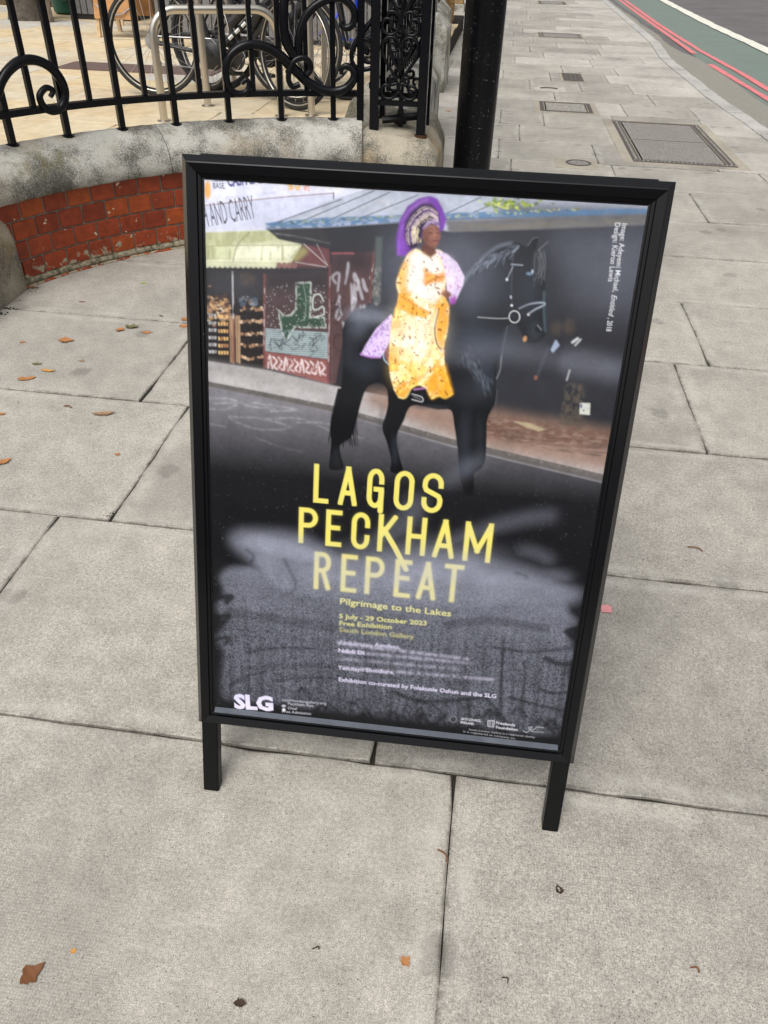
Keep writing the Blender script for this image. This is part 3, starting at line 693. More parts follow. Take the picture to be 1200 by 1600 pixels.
mk('lit_lip_strip', [SL(-SWID/2+.001, .0008, .0026), SL(SWID/2-.001, .0008, .0026), SL(SWID/2-.001, .0002, .0105), SL(-SWID/2+.001, .0002, .0105), SL(-SWID/2+.001, .0052, .0023), SL(SWID/2-.001, .0052, .0023)],
   [(0, 1, 2, 3), (4, 5, 1, 0), (5, 4, 3, 2), (4, 0, 3), (5, 2, 1)], LIPSKY, sign)
for s in (-1, 1):       # bare metal hinge corner pieces
    b = MB(); xx = s*(SWID/2+.013)
    b.tube([SL(xx-.004*s, SHGT+FW-.003, -.024), SL(xx+.004*s, SHGT+FW-.003, -.022), SL(xx+.005*s, SHGT+FW-.007, -.026)], .0032, 8); b.build('hinge_corner', SILV, sign)
b = MB(); b.tube([SL(-SWID/2-.008, SHGT+FW-.006, -.019), SL(SWID/2+.008, SHGT+FW-.006, -.019)], .0035, 6); b.build('hinge_strip', SILV, sign)

# ---- the print: painted into a fine colour grid; all points are given where the photograph shows them on the sheet
PW, PH = 1120, 1600; PPX = PW/SWID
def homog(src, dst):
    A = []; B = []
    for (x, y_), (X, Y) in zip(src, dst):
        A += [[x, y_, 1, 0, 0, 0, -X*x, -X*y_], [0, 0, 0, x, y_, 1, -Y*x, -Y*y_]]; B += [X, Y]
    h = np.linalg.solve(np.array(A, float), np.array(B, float)); return np.append(h, 1).reshape(3, 3)
HM = homog([(325, 285), (1018, 318), (868, 1166), (332, 1107)], [(0, 0), (PW, 0), (PW, PH), (0, PH)])
def T(p):
    p = np.atleast_2d(np.array(p, float)); q = np.c_[p, np.ones(len(p))] @ HM.T; return q[:, :2]/q[:, 2:]
def lin(c): c = np.array(c, float)/255; return np.where(c <= .04045, c/12.92, ((c+.055)/1.055)**2.4)
IMG = np.zeros((PH, PW, 3)); IMG[:] = lin((34, 36, 42))
def box_blur(a, s):
    if s <= .3: return a
    r = int(max(1, s*2.2)); k = np.exp(-.5*(np.arange(-r, r+1)/s)**2); k /= k.sum()
    o = np.zeros_like(a); p = np.pad(a, ((r, r), (0, 0)) if a.ndim == 2 else ((r, r), (0, 0), (0, 0)), 'edge')
    for i, q in enumerate(k): o += q*p[i:i+a.shape[0]]
    p = np.pad(o, ((0, 0), (r, r)) if a.ndim == 2 else ((0, 0), (r, r), (0, 0)), 'edge'); o2 = np.zeros_like(a)
    for i, q in enumerate(k): o2 += q*p[:, i:i+a.shape[1]]
    return o2
def region(q, pad):
    x0 = int(max(0, math.floor(q[:, 0].min()-pad))); x1 = int(min(PW, math.ceil(q[:, 0].max()+pad+1)))
    y0 = int(max(0, math.floor(q[:, 1].min()-pad))); y1 = int(min(PH, math.ceil(q[:, 1].max()+pad+1))); return x0, x1, y0, y1
def vnoise(cx, cy, seed, oct=2):
    g = np.random.default_rng(seed); out = np.zeros((PH, PW)); amp = 1; tot = 0
    for o in range(oct):
        nx, ny = int(PW/cx)+3, int(PH/cy)+3; a = g.random((ny, nx)); xs = np.arange(PW)/cx; ys = np.arange(PH)/cy
        xi, yi = xs.astype(int), ys.astype(int); fx, fy = xs-xi, ys-yi; fx = fx*fx*(3-2*fx); fy = fy*fy*(3-2*fy)
        r0 = a[yi][:, xi]*(1-fx)+a[yi][:, xi+1]*fx; r1 = a[yi+1][:, xi]*(1-fx)+a[yi+1][:, xi+1]*fx
        out += amp*(r0*(1-fy)[:, None]+r1*fy[:, None]); tot += amp; amp *= .55; cx = max(1.0, cx/2); cy = max(1.0, cy/2)
    return out/tot
def pmask(pts, soft=0, raw=False):
    q = np.array(pts, float) if raw else T(pts); s = soft*1.8; x0, x1, y0, y1 = region(q, s*3+2)
    if x1 <= x0 or y1 <= y0: return None
    X, Y = np.meshgrid(np.arange(x0, x1)+.5, np.arange(y0, y1)+.5); ins = np.zeros(X.shape, bool); n = len(q)
    for i in range(n):
        (ax, ay), (bx_, by) = q[i], q[(i+1) % n]
        if abs(ay-by) < 1e-9: continue
        c = ((ay > Y) != (by > Y)) & (X < (bx_-ax)*(Y-ay)/(by-ay)+ax); ins ^= c
    return (y0, y1, x0, x1), box_blur(ins.astype(float), max(s, .55))
def put(mk_, col, a=1.0, tex=None):
    if mk_ is None: return
    (y0, y1, x0, x1), mm_ = mk_
    f = mm_*a if tex is None else mm_*a*tex[y0:y1, x0:x1]
    c = lin(col) if not (isinstance(col, np.ndarray) and col.ndim == 3) else col[y0:y1, x0:x1]
    IMG[y0:y1, x0:x1] = IMG[y0:y1, x0:x1]*(1-f[..., None])+c*f[..., None]
def poly(pts, col, a=1.0, soft=0, tex=None): put(pmask(pts, soft), col, a, tex)
def smask(pts, wd, soft=0, raw=False):
    q = np.array(pts, float) if raw else T(pts); wr = wd*1.8/2; s = soft*1.8; x0, x1, y0, y1 = region(q, wr+s*3+2)
    if x1 <= x0 or y1 <= y0: return None
    X, Y = np.meshgrid(np.arange(x0, x1)+.5, np.arange(y0, y1)+.5); D = np.full(X.shape, 1e9)
    for (ax, ay), (bx_, by) in zip(q[:-1], q[1:]):
        dx, dy = bx_-ax, by-ay; L2 = dx*dx+dy*dy+1e-9; t = np.clip(((X-ax)*dx+(Y-ay)*dy)/L2, 0, 1)
        D = np.minimum(D, np.hypot(X-ax-t*dx, Y-ay-t*dy))
    mm_ = np.clip(wr-D+.5, 0, 1); return (y0, y1, x0, x1), box_blur(mm_, s)
def stroke(pts, wd, col, a=1.0, soft=0, tex=None, sm=True):
    if sm and len(pts) > 2: pts = [p[:2] for p in crom([(x, y_, 0) for x, y_ in pts], 5)]
    put(smask(pts, wd, soft), col, a, tex)
def ell(cx, cy, rx, ry, col, a=1.0, soft=0, rot=0, tex=None):
    poly([(cx+rx*math.cos(t)*math.cos(rot)-ry*math.sin(t)*math.sin(rot), cy+rx*math.cos(t)*math.sin(rot)+ry*math.sin(t)*math.cos(rot)) for t in [2*math.pi*i/28 for i in range(28)]], col, a, soft, tex)
N_f = vnoise(3, 3, 1); N_m = vnoise(14, 14, 2, 3); N_l = vnoise(90, 90, 3, 3); N_g = np.random.default_rng(4).random((PH, PW))
YY = np.arange(PH)[:, None]*np.ones((1, PW)); XX = np.ones((PH, 1))*np.arange(PW)[None]
pr = random.Random(12)
# all points of the picture are read off the sheet in one enlarged grid
def C(L): return [(320+x/1.702, 280+y/1.702) for x, y in L]
def cp_(L, col, a=1.0, soft=0, tex=None, sm=0):
    L = C(L)
    if sm: L = [p[:2] for p in crom([(x, y_, 0) for x, y_ in L+[L[0]]], sm)]
    poly(L, col, a, soft, tex)
def cs_(L, w_, col, a=1.0, soft=0, tex=None, sm=True): stroke(C(L), w_/1.702, col, a, soft, tex, sm)
def ce_(x, y_, rx, ry, col, a=1.0, soft=0, rot=0): ell(320+x/1.702, 280+y_/1.702, rx/1.702, ry/1.702, col, a, soft, rot)
tx = lambda cx, cy, sd, lo, g: np.clip((vnoise(cx, cy, sd, 2)-lo)*g, 0, 1)
# fascias, roof, dark frontage
cp_([(-10, -10), (1220, 60), (1220, 130), (-10, 160)], (214, 216, 234))
cp_([(-10, 84), (350, 44), (352, 80), (170, 145), (-10, 152)], (202, 205, 224), 1, .5); cs_([(0, 84), (180, 62), (352, 46)], 2.2, (150, 122, 124)); cs_([(352, 46), (352, 72)], 3, (92, 92, 104))
ce_(22, 42, 8, 24, (236, 172, 66), .9, .6)
for x in (232, 250, 274): cp_([(x, 14), (x+15, 15), (x+15, 42), (x, 40)], (232, 184, 84) if x < 270 else (222, 156, 120), .85, .5, tx(5, 5, 201, .3, 3))
cs_([(70, 62), (105, 58)], 5, (186, 188, 208), .7, 1); cs_([(165, 50), (200, 46)], 5, (186, 188, 208), .7, 1); cs_([(160, 100), (330, 75)], 4, (188, 194, 214), .6, 1.5)
cp_([(172, 138), (352, 62), (440, 34), (1200, 74), (1200, 100), (800, 110), (560, 112), (320, 128)], (176, 182, 196), 1, .6)
cp_([(172, 138), (400, 50), (560, 60), (420, 120)], (196, 199, 208), .7, 4, tx(30, 14, 202, .3, 2))
cp_([(760, 64), (1200, 76), (1200, 110), (800, 108)], (88, 94, 106), .92, 6)
for (x0, y0, x1, y1) in ((180, 132, 372, 62), (250, 128, 460, 38), (330, 122, 500, 42), (420, 112, 575, 48), (640, 100, 740, 52), (720, 92, 800, 58)): cs_([(x0, y0), (x1, y1)], 2.4, (66, 74, 92), .85, .2)
cp_([(172, 126), (330, 110), (560, 100), (800, 88), (1200, 76), (1200, 90), (800, 108), (560, 118), (320, 136), (174, 144)], (82, 122, 160), .92, .6, np.clip(.55+tx(14, 6, 203, .35, 2.5), 0, 1))
cp_([(640, 112), (1200, 92), (1200, 140), (660, 150)], (92, 90, 86), .9, 2); cp_([(650, 128), (1190, 98), (1190, 120), (650, 146)], (122, 116, 104), .75, 1.5, tx(40, 5, 204, .25, 3))
for i in range(70): ce_(pr.gauss(815, 32), pr.gauss(70, 9), 3+4*pr.random(), 2+3*pr.random(), pr.choice([(150, 165, 60), (196, 206, 96), (88, 110, 42), (120, 140, 52)]), .8, .3)
for i in range(110):
    x = pr.uniform(180, 1000); ce_(x, 128-(x-180)*.065+pr.gauss(0, 2.2)+(6 if x > 640 else 0), 4, 1.8, pr.choice([(150, 160, 62), (204, 204, 136), (112, 124, 58), (60, 66, 60)]), .6, .4)
cp_([(174, 144), (320, 136), (560, 118), (660, 146), (1200, 120), (1200, 760), (-10, 520), (-10, 235), (180, 240)], (42, 43, 49), 1, 1)
cp_([(172, 142), (320, 138), (345, 185), (240, 170)], (52, 48, 50), .95, 1.5); cs_([(176, 152), (250, 160), (340, 178)], 3, (150, 150, 150), .6, .6, N_m)
# veil of sky on the sheet, strongest above the horse
cp_([(470, 150), (700, 150), (760, 180), (690, 280), (640, 340), (480, 340)], (88, 91, 104), .78, 16); cp_([(900, 130), (1190, 120), (1180, 330), (1020, 330), (930, 210)], (72, 75, 86), .62, 20); cp_([(20, 250), (340, 250), (340, 330), (20, 330)], (84, 82, 88), .35, 16)
# bread and fruit racks
cp_([(12, 236), (168, 240), (168, 510), (20, 490)], (40, 33, 33), .92, 1.5)
cp_([(12, 250), (168, 256), (168, 330), (12, 320)], (66, 66, 74), .6, 8)
for i in range(240):
    x, y_ = pr.uniform(16, 76), pr.gauss(355, 16); ce_(x, y_, pr.uniform(2, 6), pr.uniform(2, 5), pr.choice([(220, 164, 66), (190, 128, 62), (150, 108, 74), (92, 60, 42), (205, 190, 160), (60, 44, 38)]), .8, .3)
for r_ in range(6):
    y_ = 366+r_*19+pr.uniform(-1, 1)
    for k in range(3): cp_([(20+k*7, y_), (26+k*7, y_+1), (25+k*7, y_+9), (20+k*7, y_+8)], pr.choice([(196, 198, 202), (150, 152, 158), (176, 178, 186)]), .85, .4)
    for k in range(4): cp_([(44+k*7, y_+2), (50+k*7, y_+3), (49+k*7, y_+12), (45+k*7, y_+11)], pr.choice([(238, 182, 56), (220, 150, 40), (196, 120, 40)]), .92, .4)
    cs_([(16, y_+14), (74, y_+17)], 2.5, (36, 20, 18), .8, .3)
for x in (74, 90): cp_([(x, 370), (x+13, 370), (x+12, 497), (x+1, 492)], (184, 138, 82), .95, .6, np.clip(.6+tx(4, 60, 205, .3, 2), 0, 1))
cs_([(84, 255), (85, 380)], 4, (196, 196, 202), .75, .4, tx(5, 12, 206, .25, 3)); cs_([(85, 380), (84, 490)], 4, (140, 58, 52), .85, .4)
for r_ in range(5):
    for i in range(14): ce_(106+i*4.4, 352+r_*32+pr.uniform(-4, 4), pr.uniform(3, 6), pr.uniform(2.5, 5), pr.choice([(210, 166, 112), (184, 130, 76), (140, 96, 62), (226, 194, 146), (70, 48, 38)]), .8, .4)
    cs_([(104, 364+r_*32), (166, 368+r_*32)], 3, (30, 22, 22), .85, .4)
cp_([(104, 258), (142, 260), (142, 292), (104, 290)], (96, 74, 60), .6, 1.5, N_m*1.4); 
for i in range(26): ce_(pr.uniform(100, 150), pr.uniform(318, 345), pr.uniform(3, 7), pr.uniform(2, 6), pr.choice([(70, 100, 132), (130, 140, 150), (60, 70, 80), (150, 110, 90)]), .55, .7)
# roller shutters with sprayed tags
cp_([(170, 262), (336, 250), (334, 548), (166, 505)], (92, 66, 70), 1, .6); cp_([(170, 250), (336, 240), (336, 300), (170, 300)], (54, 46, 50), .85, 6)
cp_([(168, 402), (333, 412), (331, 482), (166, 462)], (156, 180, 186), .95, .5); cp_([(166, 464), (331, 484), (330, 546), (166, 504)], (172, 78, 70), .95, .5)
cp_([(346, 206), (450, 200), (446, 330), (380, 380), (372, 430), (352, 545), (338, 545)], (104, 66, 68), 1, .7); cp_([(346, 200), (450, 196), (448, 250), (346, 250)], (58, 44, 50), .8, 7)
for i in range(54):
    y_ = 250+i*5.4; cs_([(169, y_+1-i*.02), (334, y_+i*.10)], 2.0, (30, 22, 26), .55, .3, sm=False)
for i in range(64): cs_([(345, 206+i*5.4), (448, 204+i*5.5)], 2.0, (28, 20, 24), .62, .3, sm=False)
for i in range(16): cs_([(348+i*6.6, 440), (347+i*6.4, 545)], 1.2, (40, 24, 26), .4, .3, sm=False)
GR = [(252, 284), (288, 282), (286, 352), (284, 374), (322, 374), (326, 398), (262, 398), (246, 396), (232, 414), (222, 436), (212, 404), (204, 356), (218, 372), (236, 368), (250, 352), (252, 320)]
cs_(GR+[GR[0]], 5.5, (206, 216, 208), .8, .6, tx(6, 6, 208, .2, 3), sm=False); cp_(GR, (36, 86, 62), .94, .7, np.clip(.55+tx(5, 5, 209, .3, 2.5), 0, 1))
cs_([(322, 330), (312, 312), (296, 318), (294, 348), (306, 352), (320, 344), (322, 364), (300, 372)], 3.5, (200, 212, 204), .8, .5); cs_([(270, 290), (276, 330), (272, 380)], 2, (150, 176, 160), .6, .5)
for i in range(150): ce_(pr.uniform(172, 330), pr.uniform(284, 398), 1.8, 1.2, (196, 190, 192), pr.uniform(.3, .8), .2)
for i in range(24):
    x, y_ = pr.uniform(172, 320), pr.uniform(408, 455); cs_([(x, y_), (x+pr.uniform(-10, 14), y_+pr.uniform(-16, 16)), (x+pr.uniform(-4, 22), y_+pr.uniform(-14, 20)), (x+pr.uniform(-10, 10), y_+pr.uniform(0, 24))], 1.8, (44, 46, 62), .75, .3)
for i in range(11):
    x = 174+i*14; cs_([(x, 476+i*1.6), (x+9, 488+i*1.6), (x+1, 500+i*1.7), (x+11, 508+i*1.7)] if i % 3 else [(x, 506+i*1.5), (x+5, 474+i*1.7), (x+11, 508+i*1.7)], 5.0, (228, 212, 214), .85, .6, tx(6, 6, 210, .15, 3))
for i in range(16):
    x, y_ = pr.uniform(352, 440), pr.uniform(260, 420)
    if x+.3*y_ < 540: cs_([(x, y_), (x+pr.uniform(-12, 12), y_-pr.uniform(10, 44)), (x+pr.uniform(-6, 18), y_-pr.uniform(0, 30)), (x+pr.uniform(-4, 14), y_+pr.uniform(0, 24))], pr.uniform(3, 7), (196, 194, 208), .62, 1.0)
for i in range(14):
    x, y_ = pr.uniform(352, 410), pr.uniform(330, 450); rr_ = pr.uniform(8, 18); cs_([(x+rr_*math.cos(t), y_+rr_*1.3*math.sin(t)) for t in [k*.7 for k in range(9)]], 1.8, (36, 30, 38), .65, .3)
for (x0, y0, x1, y1, c_) in ((340, 236, 333, 548, (126, 60, 60)), (168, 262, 164, 506, (126, 62, 60)), (456, 200, 444, 330, (118, 62, 62))): cs_([(x0, y0), (x1, y1)], 6, c_, .9, .5); cs_([(x0, y0+30), (x1, y1-60)], 3, (200, 192, 196), .6, .5, tx(4, 14, 211, .4, 4))
cs_([(346, 204), (402, 203)], 4, (168, 62, 78), .85, .5)
cp_([(462, 160), (478, 160), (472, 330), (452, 340)], (96, 106, 106), .7, 1.5); cp_([(452, 240), (474, 240), (470, 340), (450, 345)], (150, 140, 138), .75, 1.5, tx(7, 7, 212, .4, 3))
# striped awning
cp_([(-10, 154), (178, 146), (205, 168), (268, 182), (246, 222), (230, 240), (-10, 236)], (198, 202, 150), 1, .6); cp_([(-10, 154), (178, 146), (205, 168), (110, 186), (-10, 190)], (176, 178, 110), .9, 1, np.clip(.35+tx(9, 40, 213, .3, 2.5), 0, 1))
cp_([(95, 184), (262, 184), (244, 220), (84, 224)], (232, 232, 200), .85, 3); cp_([(-10, 190), (262, 184), (240, 226), (-10, 226)], (150, 148, 70), .6, 1, tx(7, 60, 214, .52, 5))
cp_([(268, 182), (338, 192), (340, 240), (232, 240), (250, 214)], (120, 54, 56), .95, 1.5); cp_([(236, 212), (270, 186), (284, 200), (250, 230)], (166, 164, 70), .8, 2.5)
for i in range(19): ce_(4+i*13.5, 237, 7.4, 8, (206, 208, 164) if i < 15 else (150, 92, 84), .95, .6)
cs_([(0, 190), (90, 186), (262, 183)], 2, (140, 142, 86), .7, .4); cs_([(0, 226), (232, 226)], 2, (240, 240, 214), .7, .4); cs_([(130, 150), (98, 186), (86, 228)], 3, (132, 134, 74), .8, .6)
cs_([(272, 180), (334, 236)], 1.8, (206, 206, 210), .75, .3); cs_([(250, 228), (330, 240)], 1.8, (196, 196, 200), .75, .3); cs_([(306, 180), (334, 236)], 1.6, (190, 190, 196), .6, .3)
# muted colours of the shops
q_ = pmask(C([(-20, 140), (470, 140), (470, 560), (-20, 500)]), 4); (y0, y1, x0, x1), mm_ = q_; sub = IMG[y0:y1, x0:x1]; gr_ = sub.mean(-1, keepdims=True); IMG[y0:y1, x0:x1] = sub+(gr_*1.03-sub)*(.36*mm_[..., None])
# far pavement, kerb, road
cp_([(-10, 486), (170, 512), (345, 552), (660, 610), (1100, 690), (1100, 800), (660, 700), (345, 612), (-10, 545)], (176, 173, 174), 1, 1); cp_([(-10, 486), (170, 512), (345, 552), (345, 575), (-10, 520)], (150, 146, 146), .6, 5)
cp_([(430, 560), (1100, 670), (1100, 780), (760, 720), (560, 650), (430, 600)], (146, 120, 106), .92, 9); cp_([(660, 610), (1100, 672), (1100, 720), (760, 690)], (108, 78, 64), .85, 5, np.clip(.3+tx(16, 6, 215, .3, 2.5), 0, 1)); cp_([(760, 640), (1100, 690), (1100, 740), (800, 700)], (96, 78, 72), .5, 4, tx(60, 5, 216, .5, 6))
cs_([(380, 590), (420, 588), (460, 592)], 1.5, (120, 96, 86), .6, .5); cs_([(820, 690), (900, 712), (1050, 730)], 3, (50, 42, 40), .7, 1, tx(20, 4, 217, .35, 4))
cp_([(-10, 540), (345, 612), (660, 704), (1100, 806), (1100, 1000), (-10, 1000)], (126, 124, 131), 1, 1)
for L in ([(0, 590), (70, 588), (120, 606), (190, 612)], [(30, 600), (90, 600), (60, 616), (10, 614)], [(130, 598), (190, 606), (250, 616), (180, 620)], [(70, 636), (160, 640), (230, 664), (150, 668), (90, 650), (70, 636)], [(170, 640), (260, 640), (330, 668), (420, 690)], [(250, 650), (330, 652), (400, 690)], [(140, 690), (200, 712), (262, 728)], [(20, 655), (60, 662)]): cs_(L, 6, (186, 186, 192), .48, 1.0, np.clip(.3+tx(10, 4, 218, .3, 2), 0, 1))
cp_([(-10, 538), (345, 604), (660, 690), (1100, 790), (1100, 812), (660, 708), (345, 622), (-10, 552)], (98, 94, 92), 1, .6, np.clip(.5+N_f, 0, 1)); cs_([(-10, 552), (345, 622), (660, 709), (1100, 812)], 3, (150, 148, 152), .5, 1)
tY = lambda x, y_: T(C([(x, y_)]))[0, 1]
fade = np.clip((tY(400, 810)-YY)/(tY(400, 810)-tY(250, 600)), 0, 1)**1.35
put(pmask(C([(-20, 552), (345, 624), (660, 712), (1100, 814), (1200, 1540), (-40, 1540)]), .8), (20, 21, 25), 1.0, 1-fade)
for i in range(900): ell(pr.uniform(335, 940), pr.uniform(690, 1120), pr.uniform(.3, .6), pr.uniform(.3, .6), (150, 150, 160), pr.uniform(.1, .7), 0)
# onlookers, blocks and notice at right
cp_([(960, 540), (1010, 544), (1000, 660), (940, 650)], (88, 80, 70), .8, 2, np.clip(tx(8, 8, 219, .25, 2.5), 0, 1)); cp_([(997, 592), (1024, 592), (1022, 624), (994, 622)], (206, 208, 200), .9, .6); ce_(1000, 600, 3, 6, (60, 70, 132), .8, .4); ce_(1006, 612, 2.5, 2.5, (40, 40, 45), .8, .4)
cp_([(820, 642), (860, 646), (905, 662), (888, 668), (850, 656)], (176, 166, 132), .75, 1)
for (x, y_, rx, ry) in ((935, 395, 15, 20), (970, 390, 14, 24)): ce_(x, y_, rx, ry, (78, 68, 58), .6, 3)
cp_([(905, 440), (935, 420), (960, 430), (950, 540), (890, 530)], (34, 35, 42), .7, 4); cp_([(920, 452), (934, 425), (944, 440), (926, 460)], (176, 190, 214), .75, 1); cs_([(978, 432), (992, 422)], 6, (214, 218, 220), .8, .8); cs_([(985, 440), (1000, 424)], 4, (214, 218, 220), .7, .6)
cs_([(914, 445), (884, 520)], 5, (72, 76, 88), .7, 1.6); ce_(880, 526, 4, 6, (156, 100, 76), .8, 1); cs_([(970, 505), (962, 532)], 3.5, (200, 200, 206), .7, .7)
# dark horse
BLK = (9, 10, 13)
cp_([(372, 440), (372, 402), (384, 374), (410, 353), (445, 345), (490, 349), (520, 360), (640, 348), (656, 330), (682, 288), (712, 244), (746, 206), (782, 180), (815, 168), (844, 174), (862, 182), (874, 162), (890, 154), (886, 186), (904, 212), (910, 262), (905, 300), (905, 342), (906, 384), (908, 408), (894, 428), (870, 436), (850, 426), (840, 400), (826, 386), (800, 392), (788, 440), (780, 490), (774, 545), (774, 585), (762, 612), (750, 640), (748, 690), (744, 742), (732, 768), (714, 782), (712, 832), (690, 832), (676, 784), (672, 722), (662, 650), (654, 614), (620, 612), (562, 602), (542, 612), (530, 642), (514, 672), (511, 702), (520, 748), (526, 778), (494, 778), (495, 746), (485, 702), (472, 662), (481, 630), (488, 600), (486, 560), (470, 545), (446, 548), (430, 562), (416, 602), (405, 644), (392, 684), (372, 700), (360, 712), (364, 742), (370, 770), (334, 772), (334, 740), (338, 692), (336, 652), (346, 612), (364, 560), (371, 500)], BLK, 1, .7, sm=3)
for i in range(60):
    x = pr.uniform(338, 404); cs_([(.5*x+188, 560), (x, 640+pr.uniform(-10, 20)), (x+pr.uniform(-10, 8), 690+pr.uniform(-20, 26))], 2.0, BLK, .9, .3)
HL = [(440, 366, 60, 15, (150, 156, 172), .80, 7, .05), (415, 395, 22, 36, (104, 110, 124), .6, 9, .5), (390, 450, 12, 60, (58, 62, 74), .6, 7, .1), (430, 500, 34, 24, (66, 72, 86), .55, 10, 0), (470, 640, 6, 40, (52, 56, 64), .5, 3, .1), (690, 700, 10, 90, (52, 57, 70), .6, 6, .05), (730, 690, 8, 70, (40, 44, 54), .5, 4, 0),
      (720, 290, 34, 70, (112, 118, 134), .62, 15, .6), (700, 420, 60, 30, (78, 85, 100), .62, 16, 0), (760, 440, 80, 22, (82, 90, 106), .5, 14, 0), (770, 300, 60, 50, (50, 54, 64), .55, 16, -.4), (870, 300, 24, 70, (56, 62, 72), .6, 9, 0), (880, 400, 18, 22, (64, 72, 82), .6, 6, 0), (700, 560, 40, 40, (44, 48, 58), .55, 12, 0), (745, 520, 16, 60, (70, 78, 92), .45, 8, .1), (600, 606, 50, 5, (54, 57, 64), .6, 2, 0), (505, 720, 7, 40, (60, 66, 78), .5, 4, 0), (350, 740, 8, 26, (46, 50, 58), .5, 4, 0), (690, 760, 24, 22, (56, 62, 74), .5, 7, 0)]
for h_ in HL: ce_(*h_)
cs_([(660, 330), (684, 288), (714, 245), (750, 206), (786, 181), (820, 172)], 4, (150, 160, 178), .75, 2.0)
for i in range(130):
    t = pr.random(); x = 730+t*110; y_ = 222-t*48+pr.uniform(-4, 14); cs_([(x, y_), (x+pr.uniform(-26, -4), y_+pr.uniform(6, 30))], 1.3, pr.choice([(150, 160, 178), (96, 104, 120), (60, 66, 78), (24, 26, 32)]), .5, .3)
for i in range(90):
    x = pr.uniform(878, 906); cs_([(x, 192+pr.uniform(-6, 8)), (x+pr.uniform(-6, 8), 225+pr.uniform(-8, 14)), (x+pr.uniform(-10, 6), 262+pr.uniform(-22, 26))], 1.2, pr.choice([(130, 134, 142), (80, 84, 92), (40, 42, 48), (18, 19, 22)]), .5, .25)
for i in range(150):
    t = pr.random(); x = 690+t*62+pr.gauss(0, 9); y_ = 462+t*86+pr.gauss(0, 12); cs_([(x, y_), (x+4, y_+12)], 1.2, (150, 162, 180), pr.uniform(.08, .26), .7)
cs_([(888, 192), (915, 168)], 1.6, (140, 140, 144), .7, .4); cs_([(862, 178), (876, 160), (890, 156)], 1.5, (118, 122, 132), .7, .3)
cs_([(826, 190), (820, 240), (818, 300), (820, 340)], 3.2, (60, 64, 74), .9, .3); cs_([(822, 196), (838, 180)], 3, (170, 180, 196), .7, .8); cs_([(818, 228), (848, 230)], 2.6, (160, 168, 182), .85, .3); cs_([(822, 234), (808, 264)], 2.4, (150, 158, 172), .8, .3); ce_(806, 268, 3.2, 4, (226, 230, 238), .9, .3)
cs_([(838, 344), (866, 332), (900, 328), (904, 334), (880, 346), (862, 358)], 4.2, (176, 184, 202), .75, .5); cs_([(842, 346), (900, 332)], 1.4, (30, 32, 40), .8, .3); ce_(862, 360, 3.6, 3.4, (232, 234, 240), .9, .3)
ce_(845, 330, 30, 60, (34, 37, 44), .5, 8); cs_([(825+14*math.cos(t), 366+15.5*math.sin(t)) for t in [i*.4 for i in range(17)]], 2.4, (208, 210, 212), .95, .2); cs_([(728, 368), (780, 371), (808, 370)], 1.9, (190, 192, 196), .8, .2); ce_(818, 336, 3.6, 3.4, (220, 224, 230), .9, .3); ce_(816, 314, 2.4, 5, (190, 196, 212), .9, .3)
ce_(866, 252, 9, 4, (126, 150, 174), .8, .6); ce_(874, 246, 2.6, 5, (196, 210, 226), .85, .5); ce_(886, 398, 8, 9, (8, 8, 10), .8, 1.2); cs_([(886, 388), (896, 400)], 2, (158, 164, 176), .8, .5); ce_(852, 424, 5, 8, (206, 154, 102), .8, .7, .3); cs_([(904, 300), (903, 350), (906, 404)], 4, (96, 116, 128), .6, 1.2)
cs_([(806, 392), (796, 440), (786, 490)], 1.4, (116, 120, 130), .6, .2); cs_([(790, 470), (786, 505), (776, 530)], 2.4, (150, 152, 158), .6, .5); cs_([(778, 560), (772, 600)], 2, (110, 114, 120), .5, .6)
# saddle cloth
cp_([(500, 362), (508, 380), (498, 430), (480, 462), (470, 476), (440, 474), (418, 470), (430, 446), (460, 400)], (210, 192, 228), 1, .6); cp_([(500, 362), (508, 380), (498, 430), (480, 462), (470, 476), (440, 474), (418, 470), (430, 446), (460, 400)], (156, 112, 184), .8, .6, tx(5, 5, 220, .55, 8)); cs_([(418, 468), (445, 476), (470, 476)], 4, (176, 120, 196), .8, .6)
cp_([(480, 464), (498, 432), (500, 492), (488, 488)], (150, 82, 84), .92, .7, np.clip(.5+tx(3, 3, 221, .4, 3), 0, 1)); cs_([(478, 462), (480, 482), (494, 496)], 3, (168, 196, 220), .85, .5)
# rider: gold lace robe
robe = C([(546, 202), (566, 190), (590, 200), (620, 192), (640, 202), (646, 250), (642, 310), (652, 340), (648, 400), (638, 450), (640, 500), (652, 545), (660, 570), (640, 580), (624, 574), (604, 584), (590, 560), (570, 548), (548, 560), (534, 582), (516, 580), (500, 545), (492, 490), (496, 430), (504, 370), (516, 330), (520, 308), (514, 280), (528, 240)])
RB = [p[:2] for p in crom([(x, y_, 0) for x, y_ in robe+[robe[0]]], 3)]; mR = pmask(RB, .6); put(mR, (228, 172, 62))
put(mR, (250, 240, 212), .9, tx(18, 22, 222, .47, 7)); put(mR, (252, 214, 110), .7, tx(11, 13, 223, .5, 6))
cp_([(540, 350), (620, 350), (622, 440), (580, 500), (520, 470), (510, 410)], (252, 246, 232), .82, 16); cp_([(500, 500), (560, 470), (600, 500), (560, 540), (510, 540)], (244, 210, 120), .6, 9)
cp_([(548, 204), (566, 192), (590, 202), (622, 196), (640, 240), (636, 310), (610, 335), (575, 320), (540, 300), (530, 250)], (238, 232, 228), .92, 3)
cp_([(516, 280), (528, 240), (546, 210), (548, 240), (540, 300), (556, 330), (524, 320)], (224, 178, 88), .8, 2.5)
